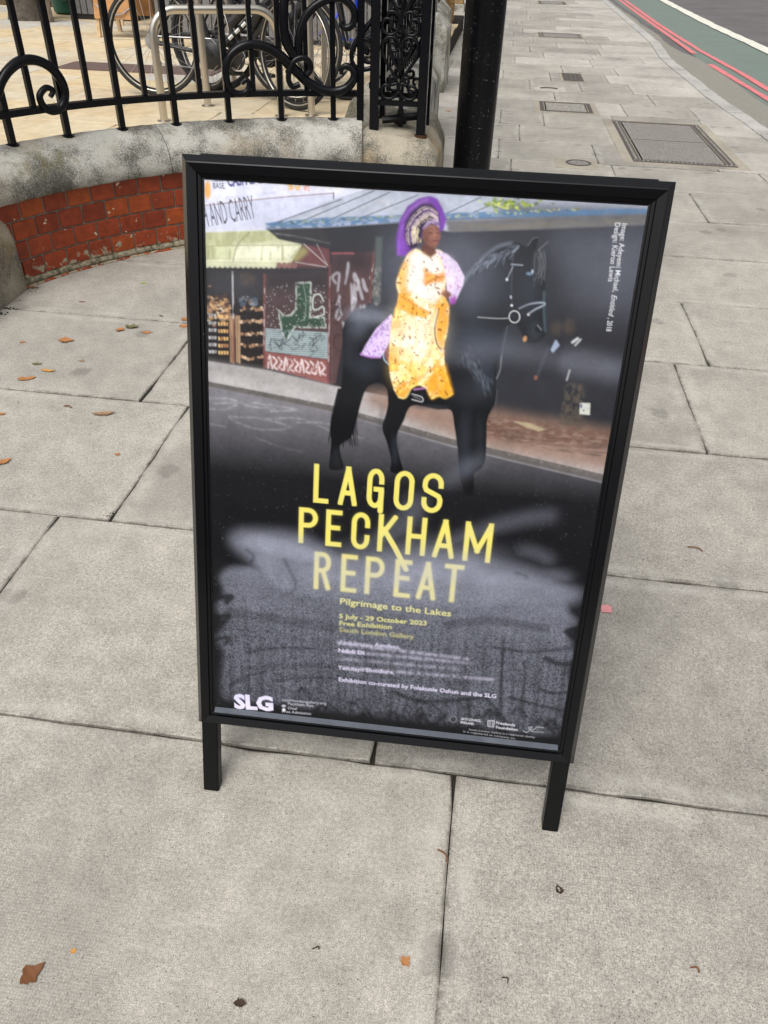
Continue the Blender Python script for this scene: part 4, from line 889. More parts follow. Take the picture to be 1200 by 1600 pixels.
cp_([(586, 236), (598, 250), (616, 256), (642, 252), (640, 276), (614, 278), (588, 288)], (226, 152, 44), .92, 1.6); cs_([(590, 284), (614, 268), (642, 262)], 2.6, (150, 92, 26), .7, .8); cs_([(592, 270), (612, 262)], 4, (250, 196, 96), .7, .8)
cp_([(520, 310), (548, 318), (580, 346), (604, 356), (592, 372), (556, 366), (524, 350)], (226, 162, 46), .92, 1.5); cs_([(530, 316), (560, 336), (600, 356)], 2.6, (156, 98, 28), .7, 1); cp_([(620, 330), (652, 335), (648, 392), (630, 440), (618, 420)], (228, 166, 52), .88, 2)
cp_([(640, 490), (660, 570), (640, 580), (624, 574), (604, 584), (584, 540), (616, 510)], (232, 168, 40), .85, 2.5); cs_([(520, 548), (566, 534), (612, 500), (638, 460)], 5, (206, 138, 44), .75, 1.6); cs_([(524, 560), (570, 546), (600, 528)], 3, (255, 232, 160), .7, 1.2)
for L in ([(560, 370), (566, 430), (548, 500), (530, 560)], [(600, 380), (606, 440), (590, 500)], [(520, 380), (524, 440), (508, 520)], [(580, 360), (590, 400), (584, 450)], [(630, 520), (646, 560)], [(612, 520), (622, 566)]): cs_(L, 3.5, (196, 130, 36), .5, 1.6)
put(mR, (128, 78, 20), .85, tx(6, 7, 224, .70, 10)); put(mR, (60, 54, 44), .9, tx(3.6, 3.0, 225, .80, 9)); put(mR, (255, 250, 236), .7, tx(4, 4, 226, .78, 8))
cs_([(516, 580), (534, 582), (548, 562)], 3, (255, 238, 170), .7, .8); cs_([(604, 584), (624, 576), (640, 582), (660, 570)], 3, (250, 210, 90), .8, .8)
# shawl, hands, rein, stirrup
SH_ = [(618, 192), (648, 202), (676, 226), (694, 262), (690, 284), (672, 322), (656, 330), (648, 300), (644, 250), (632, 212)]
cp_(SH_, (216, 202, 230), 1, .7); cp_(SH_, (176, 96, 160), .8, .7, tx(5, 5, 227, .66, 9)); cp_([(640, 206), (660, 214), (672, 250), (664, 300), (652, 290)], (236, 228, 244), .55, 4); cp_([(654, 318), (672, 312), (670, 332), (656, 336)], (164, 72, 176), .9, .8)
ce_(646, 308, 13, 9, (132, 84, 66), .95, 1, .3); ce_(640, 303, 6, 4, (176, 124, 102), .7, 1, .3)
for k in range(4): cs_([(640+k*5, 304), (650+k*4, 314)], 1.2, (84, 48, 40), .6, .3)
cs_([(626, 346), (614, 400), (620, 440), (632, 456)], 3, (44, 44, 48), .9, .4); ce_(632, 456, 3.6, 3.6, (200, 200, 206), .9, .4); cs_([(622, 350), (612, 392)], 3, (236, 232, 230), .6, .8)
cp_([(546, 566), (566, 552), (590, 558), (586, 588), (552, 588)], (18, 16, 22), .96, .7); cs_([(558, 560), (586, 556)], 4, (180, 122, 188), .85, .6); cs_([(552, 572), (578, 580), (578, 592), (552, 586)], 2.4, (206, 206, 212), .85, .3); cs_([(556, 578), (574, 586)], 1.6, (150, 150, 156), .8, .3)
# face and headwrap
cp_([(586, 176), (614, 182), (622, 200), (606, 212), (590, 204), (580, 194)], (104, 64, 52), 1, 1); cs_([(588, 196), (604, 210), (622, 200)], 2, (196, 150, 80), .6, .6)
cp_([(584, 140), (596, 126), (616, 122), (628, 132), (631, 146), (632, 156), (630, 162), (628, 174), (618, 186), (604, 184), (590, 172), (584, 158)], (138, 90, 74), 1, .9)
ce_(616, 154, 11, 16, (168, 116, 100), .7, 3); ce_(606, 132, 13, 6, (168, 120, 106), .75, 2.2); ce_(594, 160, 7, 18, (84, 52, 44), .6, 3); ce_(608, 160, 7, 7, (150, 100, 86), .6, 2)
for (x0, x1) in ((600, 611), (620, 628)): cs_([(x0, 147), ((x0+x1)/2, 149), (x1, 147)], 2.2, (44, 26, 24), .85, .4); cs_([(x0-1, 139), ((x0+x1)/2, 136), (x1, 138)], 1.6, (58, 36, 32), .7, .4)
ce_(621, 158, 4, 2.6, (98, 56, 48), .7, .7); ce_(619, 153, 2, 5, (188, 136, 118), .6, .8); cs_([(612, 169), (619, 167), (627, 169)], 3.8, (104, 46, 52), .85, .5); cs_([(614, 172), (625, 172)], 2, (150, 88, 84), .6, .5); ce_(578, 165, 2.8, 9, (232, 212, 160), .95, .5)
cp_([(518, 208), (517, 160), (526, 112), (546, 78), (574, 58), (604, 50), (622, 58), (638, 84), (646, 110), (640, 138), (630, 146), (628, 128), (606, 124), (586, 138), (580, 162), (562, 186), (540, 206)], (112, 62, 152), 1, .8)
cp_([(518, 208), (516, 160), (528, 116), (536, 140), (540, 206)], (134, 78, 182), .85, 2); cp_([(606, 50), (626, 58), (648, 112), (640, 142), (626, 96)], (118, 62, 166), .9, 1.5); cp_([(540, 100), (572, 64), (604, 54), (600, 76), (560, 96)], (132, 88, 168), .7, 3)
cp_([(552, 192), (538, 160), (540, 120), (556, 92), (584, 70), (610, 72), (628, 96), (630, 126), (606, 124), (586, 138), (580, 162), (568, 186)], (46, 32, 60), .96, 1.5)
for i in range(26):
    t = i/25; cs_([(542+30*t, 178-6*t+pr.uniform(-4, 4)), (541+30*t, 136+4*t), (562+24*t, 98+22*t), (594+14*t, 76+34*t), (624+2*t, 92+26*t)], pr.uniform(1.2, 2.6), pr.choice([(206, 188, 200), (130, 96, 156), (218, 204, 176), (92, 64, 120), (58, 40, 78), (40, 28, 52)]), .75, .3, tx(4, 4, 228, .2, 4))
for i in range(12): cs_([(552+pr.uniform(0, 24), 140+pr.uniform(0, 36)), (556+pr.uniform(0, 20), 128+pr.uniform(0, 20))], 1.6, (232, 220, 180), .7, .3)
cp_([(584, 136), (598, 116), (624, 108), (631, 126), (606, 122), (588, 138)], (186, 164, 200), .92, .7, np.clip(.35+tx(3, 3, 229, .35, 4), 0, 1))
cs_([(530, 118), (556, 84), (600, 58)], 2.4, (166, 118, 200), .7, 1.2); cs_([(520, 206), (524, 160), (534, 124)], 2, (170, 120, 206), .6, 1)
# photographic mottling and grain over the printed picture
mot = 1+.24*(vnoise(9, 9, 71, 2)-.5)+.25*(vnoise(34, 34, 72, 2)-.5)+.16*(np.random.default_rng(73).random((PH, PW))-.5)
IMG = box_blur(IMG*mot[..., None], .8)
veil = box_blur(np.clip(vnoise(260, 170, 74, 3)*1.6-.45, 0, 1), 20)*np.clip(1-YY/900, 0, 1)   # pale sky reflection painted over the upper sheet
IMG = IMG*(1-.10*veil[..., None])+lin((150, 155, 170))*.10*veil[..., None]
# ---- lettering
YEL = (222, 212, 112)
def arcp(cx, cy, rx, ry, a0, a1, n=9): return [(cx+rx*math.cos(R(a0+(a1-a0)*i/n)), cy+ry*math.sin(R(a0+(a1-a0)*i/n))) for i in range(n+1)]
rC = .24
GLY = {'L': [[(0, 1), (0, 0), (1, 0)]], 'A': [[(0, 0), (.5, 1), (1, 0)], [(.17, .3), (.83, .3)]],
 'G': [[(1, .70)]+arcp(.5, 1-rC, .5, rC, 0, 180)+arcp(.5, rC, .5, rC, 180, 360)+[(1, .48), (.55, .48)]],
 'O': [arcp(.5, 1-rC, .5, rC, 0, 180)+arcp(.5, rC, .5, rC, 180, 360)+[(1, 1-rC)]],
 'S': [[(1, .72)]+arcp(.5, 1-rC, .5, rC, 0, 180)+[(0, .68), (.1, .58), (.9, .42), (1, .32)]+arcp(.5, rC, .5, rC, 0, -180)+[(0, .30)]],
 'P': [[(0, 0), (0, 1), (.5, 1)]+arcp(.5, .76, .5, .24, 90, -90)+[(0, .52)]], 'E': [[(1, 1), (0, 1), (0, 0), (1, 0)], [(0, .52), (.85, .52)]],
 'C': [[(1, .68)]+arcp(.5, 1-rC, .5, rC, 0, 180)+arcp(.5, rC, .5, rC, 180, 360)+[(1, .32)]], 'K': [[(0, 0), (0, 1)], [(1, 1), (0, .38)]],
 'H': [[(0, 0), (0, 1)], [(1, 0), (1, 1)], [(0, .5), (1, .5)]], 'M': [[(0, 0), (0, 1), (.5, .25), (1, 1), (1, 0)]],
 'R': [[(0, 0), (0, 1), (.5, 1)]+arcp(.5, .76, .5, .24, 90, -90)+[(0, .52)], [(.55, .52), (1, 0)]], 'T': [[(0, 1), (1, 1)], [(.5, 1), (.5, 0)]]}
def glyph(sts, w_, bx, soft):
    q = np.array([p for st in sts for p in st]); x0, x1, y0, y1 = region(q, w_+soft*6+3); SS = 2
    X, Y = np.meshgrid(x0+(np.arange((x1-x0)*SS)+.5)/SS, y0+(np.arange((y1-y0)*SS)+.5)/SS); mm_ = np.zeros(X.shape, bool)
    for st in sts:
        P = [np.array(p) for p in st]; P = [p for i, p in enumerate(P) if i == 0 or np.linalg.norm(p-P[i-1]) > 1e-6]; n = len(P)
        for i in range(n-1):
            a, b = P[i], P[i+1]; L = np.linalg.norm(b-a)
            if L < 1e-6: continue
            d = (b-a)/L
            def ext(o, dd):
                if o is None: return w_/2
                e = o/np.linalg.norm(o); return w_/2 if e@dd < .7 else 0.0
            e0 = ext(None if i == 0 else P[i]-P[i-1], d); e1 = ext(None if i == n-2 else P[i+2]-P[i+1], d)
            al = (X-a[0])*d[0]+(Y-a[1])*d[1]; pe_ = np.abs(-(X-a[0])*d[1]+(Y-a[1])*d[0])
            mm_ |= (pe_ < w_/2) & (al > -e0) & (al < L+e1)
            if e1 == 0: mm_ |= np.hypot(X-b[0], Y-b[1]) < w_/2
    mm_ &= (X > bx[0]) & (X < bx[1]) & (Y > bx[2]) & (Y < bx[3])
    return (y0, y1, x0, x1), box_blur(mm_.reshape(y1-y0, SS, x1-x0, SS).mean((1, 3)), soft*1.8)
zt_ = lambda x, y_: (300+x*.5667, 700+y_*.5667)
def title(word, xs, top, bot, glow, soft):
    for ch, (xa, xb) in zip(word, xs):
        xc = (xa+xb)/2; f_ = (xc-xs[0][0])/(xs[-1][1]-xs[0][0]); yt = top[0]+(top[1]-top[0])*f_; yb = bot[0]+(bot[1]-bot[0])*f_
        ptop, pbot = T([zt_(xc+3, yt)])[0], T([zt_(xc-3, yb)])[0]; a_, b_ = T([zt_(xa, (yt+yb)/2)])[0], T([zt_(xb, (yt+yb)/2)])[0]
        tw = 14.4; x0, x1 = a_[0]+tw/2, b_[0]-tw/2; y0, y1 = pbot[1]-tw/2, ptop[1]+tw/2
        for gs in ((3.0, glow, (170, 160, 90)), (soft, 1.0, YEL)):
            if gs[1]: put(glyph([[(x0+(x1-x0)*p[0], y0+(y1-y0)*p[1]) for p in st] for st in GLY[ch]], tw+(4 if gs[0] > 2 else 0), (x0-tw/2, x1+tw/2, y1-tw/2, y0+tw/2), gs[0]), gs[2], gs[1])
def text_tris(s, bold=0.0, shear=0.0):
    c = bpy.data.curves.new('lettering', 'FONT'); c.body = s; c.size = 1; c.offset = bold; c.resolution_u = 2; c.shear = shear
    o = bpy.data.objects.new('lettering', c); COL.objects.link(o); dg = bpy.context.evaluated_depsgraph_get(); ev = o.evaluated_get(dg); me = ev.to_mesh(); me.calc_loop_triangles()
    V = np.array([v.co[:2] for v in me.vertices]).reshape(-1, 2); Tn = [t.vertices[:] for t in me.loop_triangles]; ev.to_mesh_clear()
    bpy.data.objects.remove(o); bpy.data.curves.remove(c); return V, Tn
def text(s, p0, p1, h, col, a=1.0, soft=0, bold=.012, vert=False, shear=0.0, tex=None):
    V, Tn = text_tris(s, bold, shear)
    if not Tn: return
    a0, a1 = T([p0])[0], T([p1])[0]; d = a1-a0; ln = np.linalg.norm(d); e = d/ln; nrm = np.array([e[1], -e[0]])
    sx = ln/max(V[:, 0].max(), 1e-6); sy = h*1.8/.58
    Q = a0+V[:, :1]*sx*e+V[:, 1:]*sy*nrm; x0, x1, y0, y1 = region(Q, soft*6+3)
    SS = 2; mm_ = np.zeros(((y1-y0)*SS, (x1-x0)*SS))
    for t in Tn:
        q = (Q[list(t)]-[x0, y0])*SS; bx0, by0 = np.maximum(np.floor(q.min(0)).astype(int), 0); bx1, by1 = np.ceil(q.max(0)).astype(int)+1
        if bx1 <= bx0 or by1 <= by0: continue
        X, Y = np.meshgrid(np.arange(bx0, bx1)+.5, np.arange(by0, by1)+.5); s1 = (q[1, 0]-q[0, 0])*(Y-q[0, 1])-(q[1, 1]-q[0, 1])*(X-q[0, 0]); s2 = (q[2, 0]-q[1, 0])*(Y-q[1, 1])-(q[2, 1]-q[1, 1])*(X-q[1, 0]); s3 = (q[0, 0]-q[2, 0])*(Y-q[2, 1])-(q[0, 1]-q[2, 1])*(X-q[2, 0])
        ins = ((s1 >= 0) & (s2 >= 0) & (s3 >= 0)) | ((s1 <= 0) & (s2 <= 0) & (s3 <= 0)); sub = mm_[by0:by1, bx0:bx1]; sub[ins[:sub.shape[0], :sub.shape[1]]] = 1
    mm_ = mm_.reshape(y1-y0, SS, x1-x0, SS).mean((1, 3)); put(((y0, y1, x0, x1), box_blur(mm_, soft*1.8)), col, a, tex)
text('FOOD', (341, 292), (358, 291), 6, (70, 75, 100)); text('BASE,', (341, 302), (360, 302), 6, (70, 75, 100)); text('CASH & CARRY', (364, 299), (447, 289), 13, (62, 66, 130), .95, 0, .03); text('H AND CARRY', (327, 362), (407, 347), 26, (70, 70, 82), .9, .2, 0)
text('Image: Adeyemi Michael, ', (974, 348), (958, 455), 6.2, (214, 216, 222), bold=.008); text('Entitled', (957, 459), (951, 493), 6.2, (214, 216, 222), bold=.008, shear=.25); text(', 2018', (950.5, 495), (947, 516), 6.2, (214, 216, 222), bold=.008); text('Design: Kieron Lewis', (963, 347), (951, 439), 6.2, (214, 216, 222), bold=.008)
# condensation inside the cover sheet: pale droplet film with lobed edges, runs and wiped strokes, plus painted reflection streaks and sheen
cond_refl = np.zeros((PH, PW))
def cadd(pts, soft, a, sm=3):
    L = C(pts); L = [p[:2] for p in crom([(x, y_, 0) for x, y_ in L+[L[0]]], sm)]; q = pmask(L, soft)
    if q is None: return
    (y0, y1, x0, x1), mm_ = q; cond_refl[y0:y1, x0:x1] = np.maximum(cond_refl[y0:y1, x0:x1], mm_*a)
cadd([(40, 1060), (60, 1036), (110, 1030), (220, 1034), (330, 1020), (470, 1000), (620, 1020), (760, 1010), (860, 1050), (980, 1085), (990, 1104), (965, 1120), (960, 1150), (985, 1170), (960, 1200), (975, 1260), (955, 1300), (960, 1360), (930, 1470), (700, 1450), (420, 1420), (230, 1400), (110, 1385), (40, 1370), (50, 1260), (28, 1220), (56, 1180), (30, 1140), (52, 1100)], 5, .50)
cadd([(66, 958), (90, 938), (140, 934), (250, 946), (330, 985), (420, 1010), (540, 1000), (700, 1005), (820, 1040), (990, 1090), (960, 1125), (860, 1140), (640, 1150), (400, 1140), (240, 1120), (160, 1080), (130, 1020), (90, 990)], 9, .62)
cadd([(80, 955), (130, 938), (240, 955), (330, 1000), (280, 1030), (180, 1010), (110, 990)], 8, .82)
cadd([(250, 1030), (420, 1000), (560, 985), (700, 1000), (820, 1040), (700, 1100), (480, 1120), (300, 1110)], 22, .78)
cadd([(880, 130), (1180, 130), (1170, 330), (1060, 360), (960, 300), (930, 200)], 24, .13)  # soft sheen beside the horse's head, painted in as haze
cadd([(640, 160), (860, 150), (880, 250), (740, 330), (660, 300)], 26, .10)  # fainter painted sheen across the horse's neck
cadd([(520, 1010), (640, 985), (800, 1020), (960, 1085), (860, 1110), (640, 1090)], 14, .72)
cadd([(230, 1090), (340, 1060), (560, 1090), (600, 1130), (400, 1140)], 18, .66)
for L, wd, al in (([(560, 1000), (660, 960), (760, 920), (850, 898), (918, 890)], 24, .34), ([(830, 985), (870, 988), (915, 1010)], 18, .42), ([(842, 1046), (900, 1048), (958, 1056)], 22, .50), ([(380, 1010), (470, 960), (540, 900), (560, 860)], 56, .22), ([(640, 800), (690, 770), (730, 745)], 34, .22), ([(960, 480), (1040, 494), (1090, 505)], 56, .30), ([(660, 470), (800, 452), (960, 480)], 44, .17), ([(640, 240), (720, 230), (800, 200)], 60, .06)):  # pale streaks, reflections among them, painted into the film
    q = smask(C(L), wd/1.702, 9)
    if q: (y0, y1, x0, x1), mm_ = q; cond_refl[y0:y1, x0:x1] = np.maximum(cond_refl[y0:y1, x0:x1], mm_*al)
def cwipe(L, wd, al, soft=1.5):
    L = C(L); q = smask([p[:2] for p in crom([(x, y_, 0) for x, y_ in L], 5)], wd/1.702, soft)
    if q: (y0, y1, x0, x1), mm_ = q; cond_refl[y0:y1, x0:x1] *= 1-mm_*al
for L, wd, al in (([(20, 1115), (70, 1108), (56, 1124)], 16, .85), ([(20, 1165), (64, 1158), (50, 1176)], 13, .85), ([(20, 1225), (60, 1216), (52, 1236)], 12, .8), ([(110, 1256), (190, 1244), (290, 1246)], 8, .6), ([(60, 1346), (120, 1316), (160, 1306)], 7, .6), ([(180, 1332), (280, 1322), (420, 1326)], 7, .65), ([(500, 1362), (570, 1384), (690, 1378), (760, 1366)], 14, .7), ([(690, 1376), (696, 1410), (694, 1440)], 8, .65), ([(740, 1374), (770, 1410), (800, 1450)], 10, .7), ([(800, 1372), (880, 1394), (960, 1410)], 10, .7), ([(760, 1240), (860, 1252), (970, 1240)], 10, .55), ([(900, 1270), (940, 1284), (985, 1278)], 16, .75), ([(880, 1350), (920, 1362), (970, 1356)], 9, .75), ([(985, 1190), (955, 1196), (968, 1210)], 16, .85), ([(210, 1010), (240, 1080), (200, 1110)], 9, .4), ([(110, 985), (130, 1000), (122, 1020)], 6, .6), ([(640, 1180), (760, 1170), (900, 1190)], 26, .35), ([(60, 1150), (200, 1170), (340, 1190)], 30, .30), ([(820, 1042), (846, 1050), (850, 1058)], 4, .7), ([(100, 1300), (260, 1290), (480, 1300)], 18, .3)): cwipe(L, wd, al)
for i in range(70):
    x = pr.uniform(40, 960); y_ = pr.uniform(1190, 1340); cwipe([(x, y_), (x+pr.uniform(-3, 3)-3, y_+pr.uniform(40, 120)), (x-7, y_+pr.uniform(120, 220))], pr.uniform(2, 6), pr.uniform(.15, .5), .9)
for i in range(120):
    x = pr.uniform(150, 930); y_ = 1405+(x-150)*.075+pr.gauss(0, 20); cwipe([(x, y_), (x+pr.uniform(6, 18), y_-pr.uniform(6, 24)), (x+pr.uniform(16, 40), y_+pr.uniform(-10, 10))], pr.uniform(3, 11), .55, 1)
dn = np.clip((YY-tY(500, 1080))/(tY(500, 1250)-tY(500, 1080)), 0, 1); low_ = np.clip((YY-tY(500, 1330))/(tY(500, 1440)-tY(500, 1330)), 0, 1)
cond_refl *= 1-.35*low_; cond_refl *= .78+.42*vnoise(60, 40, 51, 3); cond_refl *= 1-dn*(.34-.6*(vnoise(6, 300, 59, 2)-.5))
cond_refl = box_blur(cond_refl, 2.5); speck = .62*vnoise(1.9, 1.9, 53, 1)+.38*vnoise(3.6, 3.6, 54, 1); zone = np.clip(cond_refl*2.2, 0, 1)
title('LAGOS', [(336, 378), (404, 456), (482, 528), (556, 610), (632, 690)], (44, 70), (150, 179), 0, .25)
title('PECKHAM', [(294, 346), (368, 412), (438, 488), (510, 562), (588, 642), (662, 722), (746, 823)], (163, 205), (260, 314), .12, .45)
title('REPEAT', [(334, 380), (408, 452), (474, 526), (554, 600), (616, 670), (688, 742)], (284, 320), (386, 424), .30, 1.0)
tw = 8.6
put(smask([zt_(521, 118), zt_(519, 140), zt_(517, 172)], tw, .3), YEL); put(smask([zt_(527, 222), zt_(556, 272), zt_(586, 332)], tw, .5), YEL)
PY_ = (232, 226, 120); LIL = (222, 216, 240)
if True: text('Pilgrimage to the Lakes', (528, 942), (701, 961), 9.5, PY_, .95, .25, .014)
text('5 July - 29 October 2023', (527, 964), (663, 975), 7, PY_, .95, .35, .02); text('Free Exhibition', (527, 975), (609, 981), 7, PY_, .85, .5, .02); text('South London Gallery', (527, 985), (643, 996), 7, PY_, .6, .9, .02)
for x1, y0, y1, al in ((726, 1006, 1030, .5), (735, 1018, 1037, .42), (712, 1030, 1046, .36), (766, 1043, 1062, .42)): stroke([(526, y0-3), ((526+x1)/2, (y0+y1)/2-3), (x1, y1-3)], 5.5, LIL, al, 1.6, np.clip(vnoise(9, 30, int(y0), 2)*1.9-.3, 0, 1))
text('Abdulrazaq', (526, 1004), (578, 1009), 6.4, LIL, .6, 1.1, .025)
text('Awofeso,', (582, 1008), (622, 1012), 6.4, LIL, .8, .5, .025); text('Ndidi Di', (525, 1017), (566, 1021), 6.4, LIL, .9, .3, .02); text('Temitayo Shonibare,', (525, 1044), (612, 1051), 6.4, LIL, .85, .4, .02)
text('Exhibition co-curated by Folakunle Oshun and the SLG', (525, 1062), (770, 1088), 6.6, LIL, .95, .3, .022)
text('SLG', (364, 1104), (424, 1108), 23.5, (216, 212, 246), 1, 0, .05)
for s, x0, x1, y0 in (('southlondongallery.org', 437, 506, 1093), ('Peckham Rye', 446, 486, 1099), ('Oval', 446, 460, 1106), ('Free Admission', 437, 482, 1111)): text(s, (x0, y0), (x1, y0+(x1-x0)*.085), 4.6, (205, 205, 215), .75, .3, .012)
ell(440, 1101, 3.2, 2.2, (200, 200, 210), .8, .3); ell(440, 1107, 2.6, 2.6, (225, 225, 232), .9, .2)
text('ARTS COUNCIL', (715, 1122), (746, 1125), 3.8, (220, 220, 228), .9, .2, .03); text('ENGLAND', (714, 1127), (735, 1130), 3.8, (220, 220, 228), .9, .2, .03); stroke([(703+5*math.cos(t), 1121+5*math.sin(t)) for t in [i*.5 for i in range(14)]], 1.0, (165, 165, 172), .7, .2)
stroke([(757, 1123), (757, 1132), (766, 1133), (767, 1123), (757, 1123)], 1.2, (220, 220, 228), .9, .1, sm=False); stroke([(760, 1124), (760, 1131)], 1, (220, 220, 228), .9, .1); stroke([(764, 1124), (764, 1131)], 1, (220, 220, 228), .9, .1)
text('Freelands', (769, 1128), (799, 1132), 4.6, (220, 220, 228), .95, .2, .02); text('Foundation', (769, 1135), (803, 1139), 4.6, (220, 220, 228), .95, .2, .02)
stroke([(812, 1139), (818, 1141), (826, 1133), (820, 1134), (826, 1138), (834, 1133), (844, 1134)], 1.1, (205, 205, 214), .85, .1); stroke([(824, 1140), (844, 1141)], 1, (205, 205, 214), .7, .1)
text('South London Gallery is a registered charity', (727, 1138), (830, 1150), 2.8, (190, 190, 198), .75, .2, .012); text('It is registered as company no.', (718, 1141), (800, 1152), 2.8, (190, 190, 198), .7, .2, .012)
# film over print: softens what lies under it, lays droplet haze and the painted sheen on top
soft1 = box_blur(IMG, 1.6); z_ = (zone*.35)[..., None]; IMG = IMG*(1-z_)+soft1*z_
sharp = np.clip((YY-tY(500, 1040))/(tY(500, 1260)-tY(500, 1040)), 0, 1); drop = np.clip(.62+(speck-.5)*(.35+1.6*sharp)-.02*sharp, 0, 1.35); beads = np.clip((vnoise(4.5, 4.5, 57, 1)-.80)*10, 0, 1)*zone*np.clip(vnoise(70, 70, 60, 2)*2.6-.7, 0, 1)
filmSheenA = np.clip(cond_refl*(.12+.98*drop), 0, .95)[..., None]; IMG = IMG*(1-filmSheenA)+lin((172, 176, 194))*filmSheenA
IMG *= (1-.75*beads*sharp)[..., None]
fl = (N_g > .9995)*.4; IMG = IMG*(1-fl[..., None])+.45*fl[..., None]
KP = 1.2
GW, GH = 560, 800
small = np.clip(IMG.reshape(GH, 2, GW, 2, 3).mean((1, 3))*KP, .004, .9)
gx = np.linspace(-SWID/2-.002, SWID/2+.002, GW); gy = np.linspace(SHGT+.002, -.002, GH)
Vg = (SC+gx[None, :, None]*su+gy[:, None, None]*sv+.0005*sw_).reshape(-1, 3).astype(np.float32)
idx = np.arange(GW*GH).reshape(GH, GW); Fq = np.stack([idx[:-1, :-1], idx[1:, :-1], idx[1:, 1:], idx[:-1, 1:]], -1).reshape(-1, 4).astype(np.int32)
pm = bpy.data.meshes.new('poster'); pm.vertices.add(len(Vg)); pm.vertices.foreach_set('co', Vg.ravel()); pm.loops.add(Fq.size); pm.loops.foreach_set('vertex_index', Fq.ravel())
pm.polygons.add(len(Fq)); pm.polygons.foreach_set('loop_start', np.arange(0, Fq.size, 4, dtype=np.int32)); pm.polygons.foreach_set('loop_total', np.full(len(Fq), 4, np.int32)); pm.update(calc_edges=True)
pm.update()
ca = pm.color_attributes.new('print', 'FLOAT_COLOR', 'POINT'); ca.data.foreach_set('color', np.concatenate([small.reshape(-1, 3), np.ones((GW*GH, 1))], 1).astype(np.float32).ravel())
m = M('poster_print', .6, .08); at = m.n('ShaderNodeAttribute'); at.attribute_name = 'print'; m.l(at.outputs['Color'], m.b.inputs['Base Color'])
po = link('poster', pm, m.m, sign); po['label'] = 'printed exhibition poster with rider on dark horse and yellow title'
# clear cover sheet over the print
cm = bpy.data.materials.new('clear_cover'); cm.use_nodes = True; ct = cm.node_tree; ct.nodes.clear()
o_ = ct.nodes.new('ShaderNodeOutputMaterial'); mx = ct.nodes.new('ShaderNodeMixShader'); tr_ = ct.nodes.new('ShaderNodeBsdfTransparent'); gl = ct.nodes.new('ShaderNodeBsdfGlossy'); fr = ct.nodes.new('ShaderNodeFresnel')
gl.inputs['Roughness'].default_value = .14; fr.inputs['IOR'].default_value = 1.30; ge = ct.nodes.new('ShaderNodeNewGeometry'); nz = ct.nodes.new('ShaderNodeTexNoise'); nz.inputs['Scale'].default_value = 6; nz.inputs['Detail'].default_value = 2
bp = ct.nodes.new('ShaderNodeBump'); bp.inputs['Strength'].default_value = .25; bp.inputs['Distance'].default_value = .02
ct.links.new(ge.outputs['Position'], nz.inputs['Vector']); ct.links.new(nz.outputs['Fac'], bp.inputs['Height']); ct.links.new(bp.outputs[0], gl.inputs['Normal']); ct.links.new(fr.outputs[0], mx.inputs[0]); ct.links.new(tr_.outputs[0], mx.inputs[1]); ct.links.new(gl.outputs[0], mx.inputs[2]); ct.links.new(mx.outputs[0], o_.inputs[0])
mk('cover_sheet', [SL(-SWID/2-.001, -.001, .0022), SL(SWID/2+.001, -.001, .0022), SL(SWID/2+.001, SHGT+.001, .0022), SL(-SWID/2-.001, SHGT+.001, .0022)], [(0, 1, 2, 3)], cm, sign)

# ------------------------------------------------------------------ cycle stands
def stand(a, b, h, label):
    a = np.array(a); b = np.array(b); d = (b-a)/np.linalg.norm(b-a); r = .14
    t = thing('cycle_stand', ((a[0]+b[0])/2, (a[1]+b[1])/2, CZ), label, 'cycle stand', 'stainless steel cycle stands in the courtyard')
    P = [(*a, CZ-.02), (*a, CZ+h-r)]
    for i in range(1, 9): q = math.pi/2*i/8; P.append((*(a+d*r*(1-math.cos(q))), CZ+h-r+r*math.sin(q)))
    for i in range(0, 9): q = math.pi/2*i/8; P.append((*(b-d*r*(1-math.sin(q))), CZ+h-r+r*math.cos(q)))
    P.append((*b, CZ-.02)); m_ = MB(); m_.tube(P, .024, 14); autosmooth(m_.build('hoop', STEEL, t), 50)
    for p in (a, b): q = MB(); q.lathe([(.045, -.01), (.045, .006), (.026, .008)], (p[0], p[1], CZ), 16); q.build('base_plate', STEEL, t)
ga, gb = G(257, 190, CZ)[:2], G(440, 182, CZ)[:2]; stand(ga, gb, float(PYp(345, 15, (ga[1]+gb[1])/2)[2])-CZ, 'steel hoop cycle stand closest to the curved railing')
gc, gd = G(325, 166, CZ)[:2], G(487, 181, CZ)[:2]; stand(gc, gd, .80, 'steel hoop cycle stand with a black bicycle leaning on its far side')
ge_ = G(366, 131, CZ)[:2]; stand(ge_, ge_+np.array([.72, .05]), .82, 'steel hoop cycle stand at the back of the bicycle group')

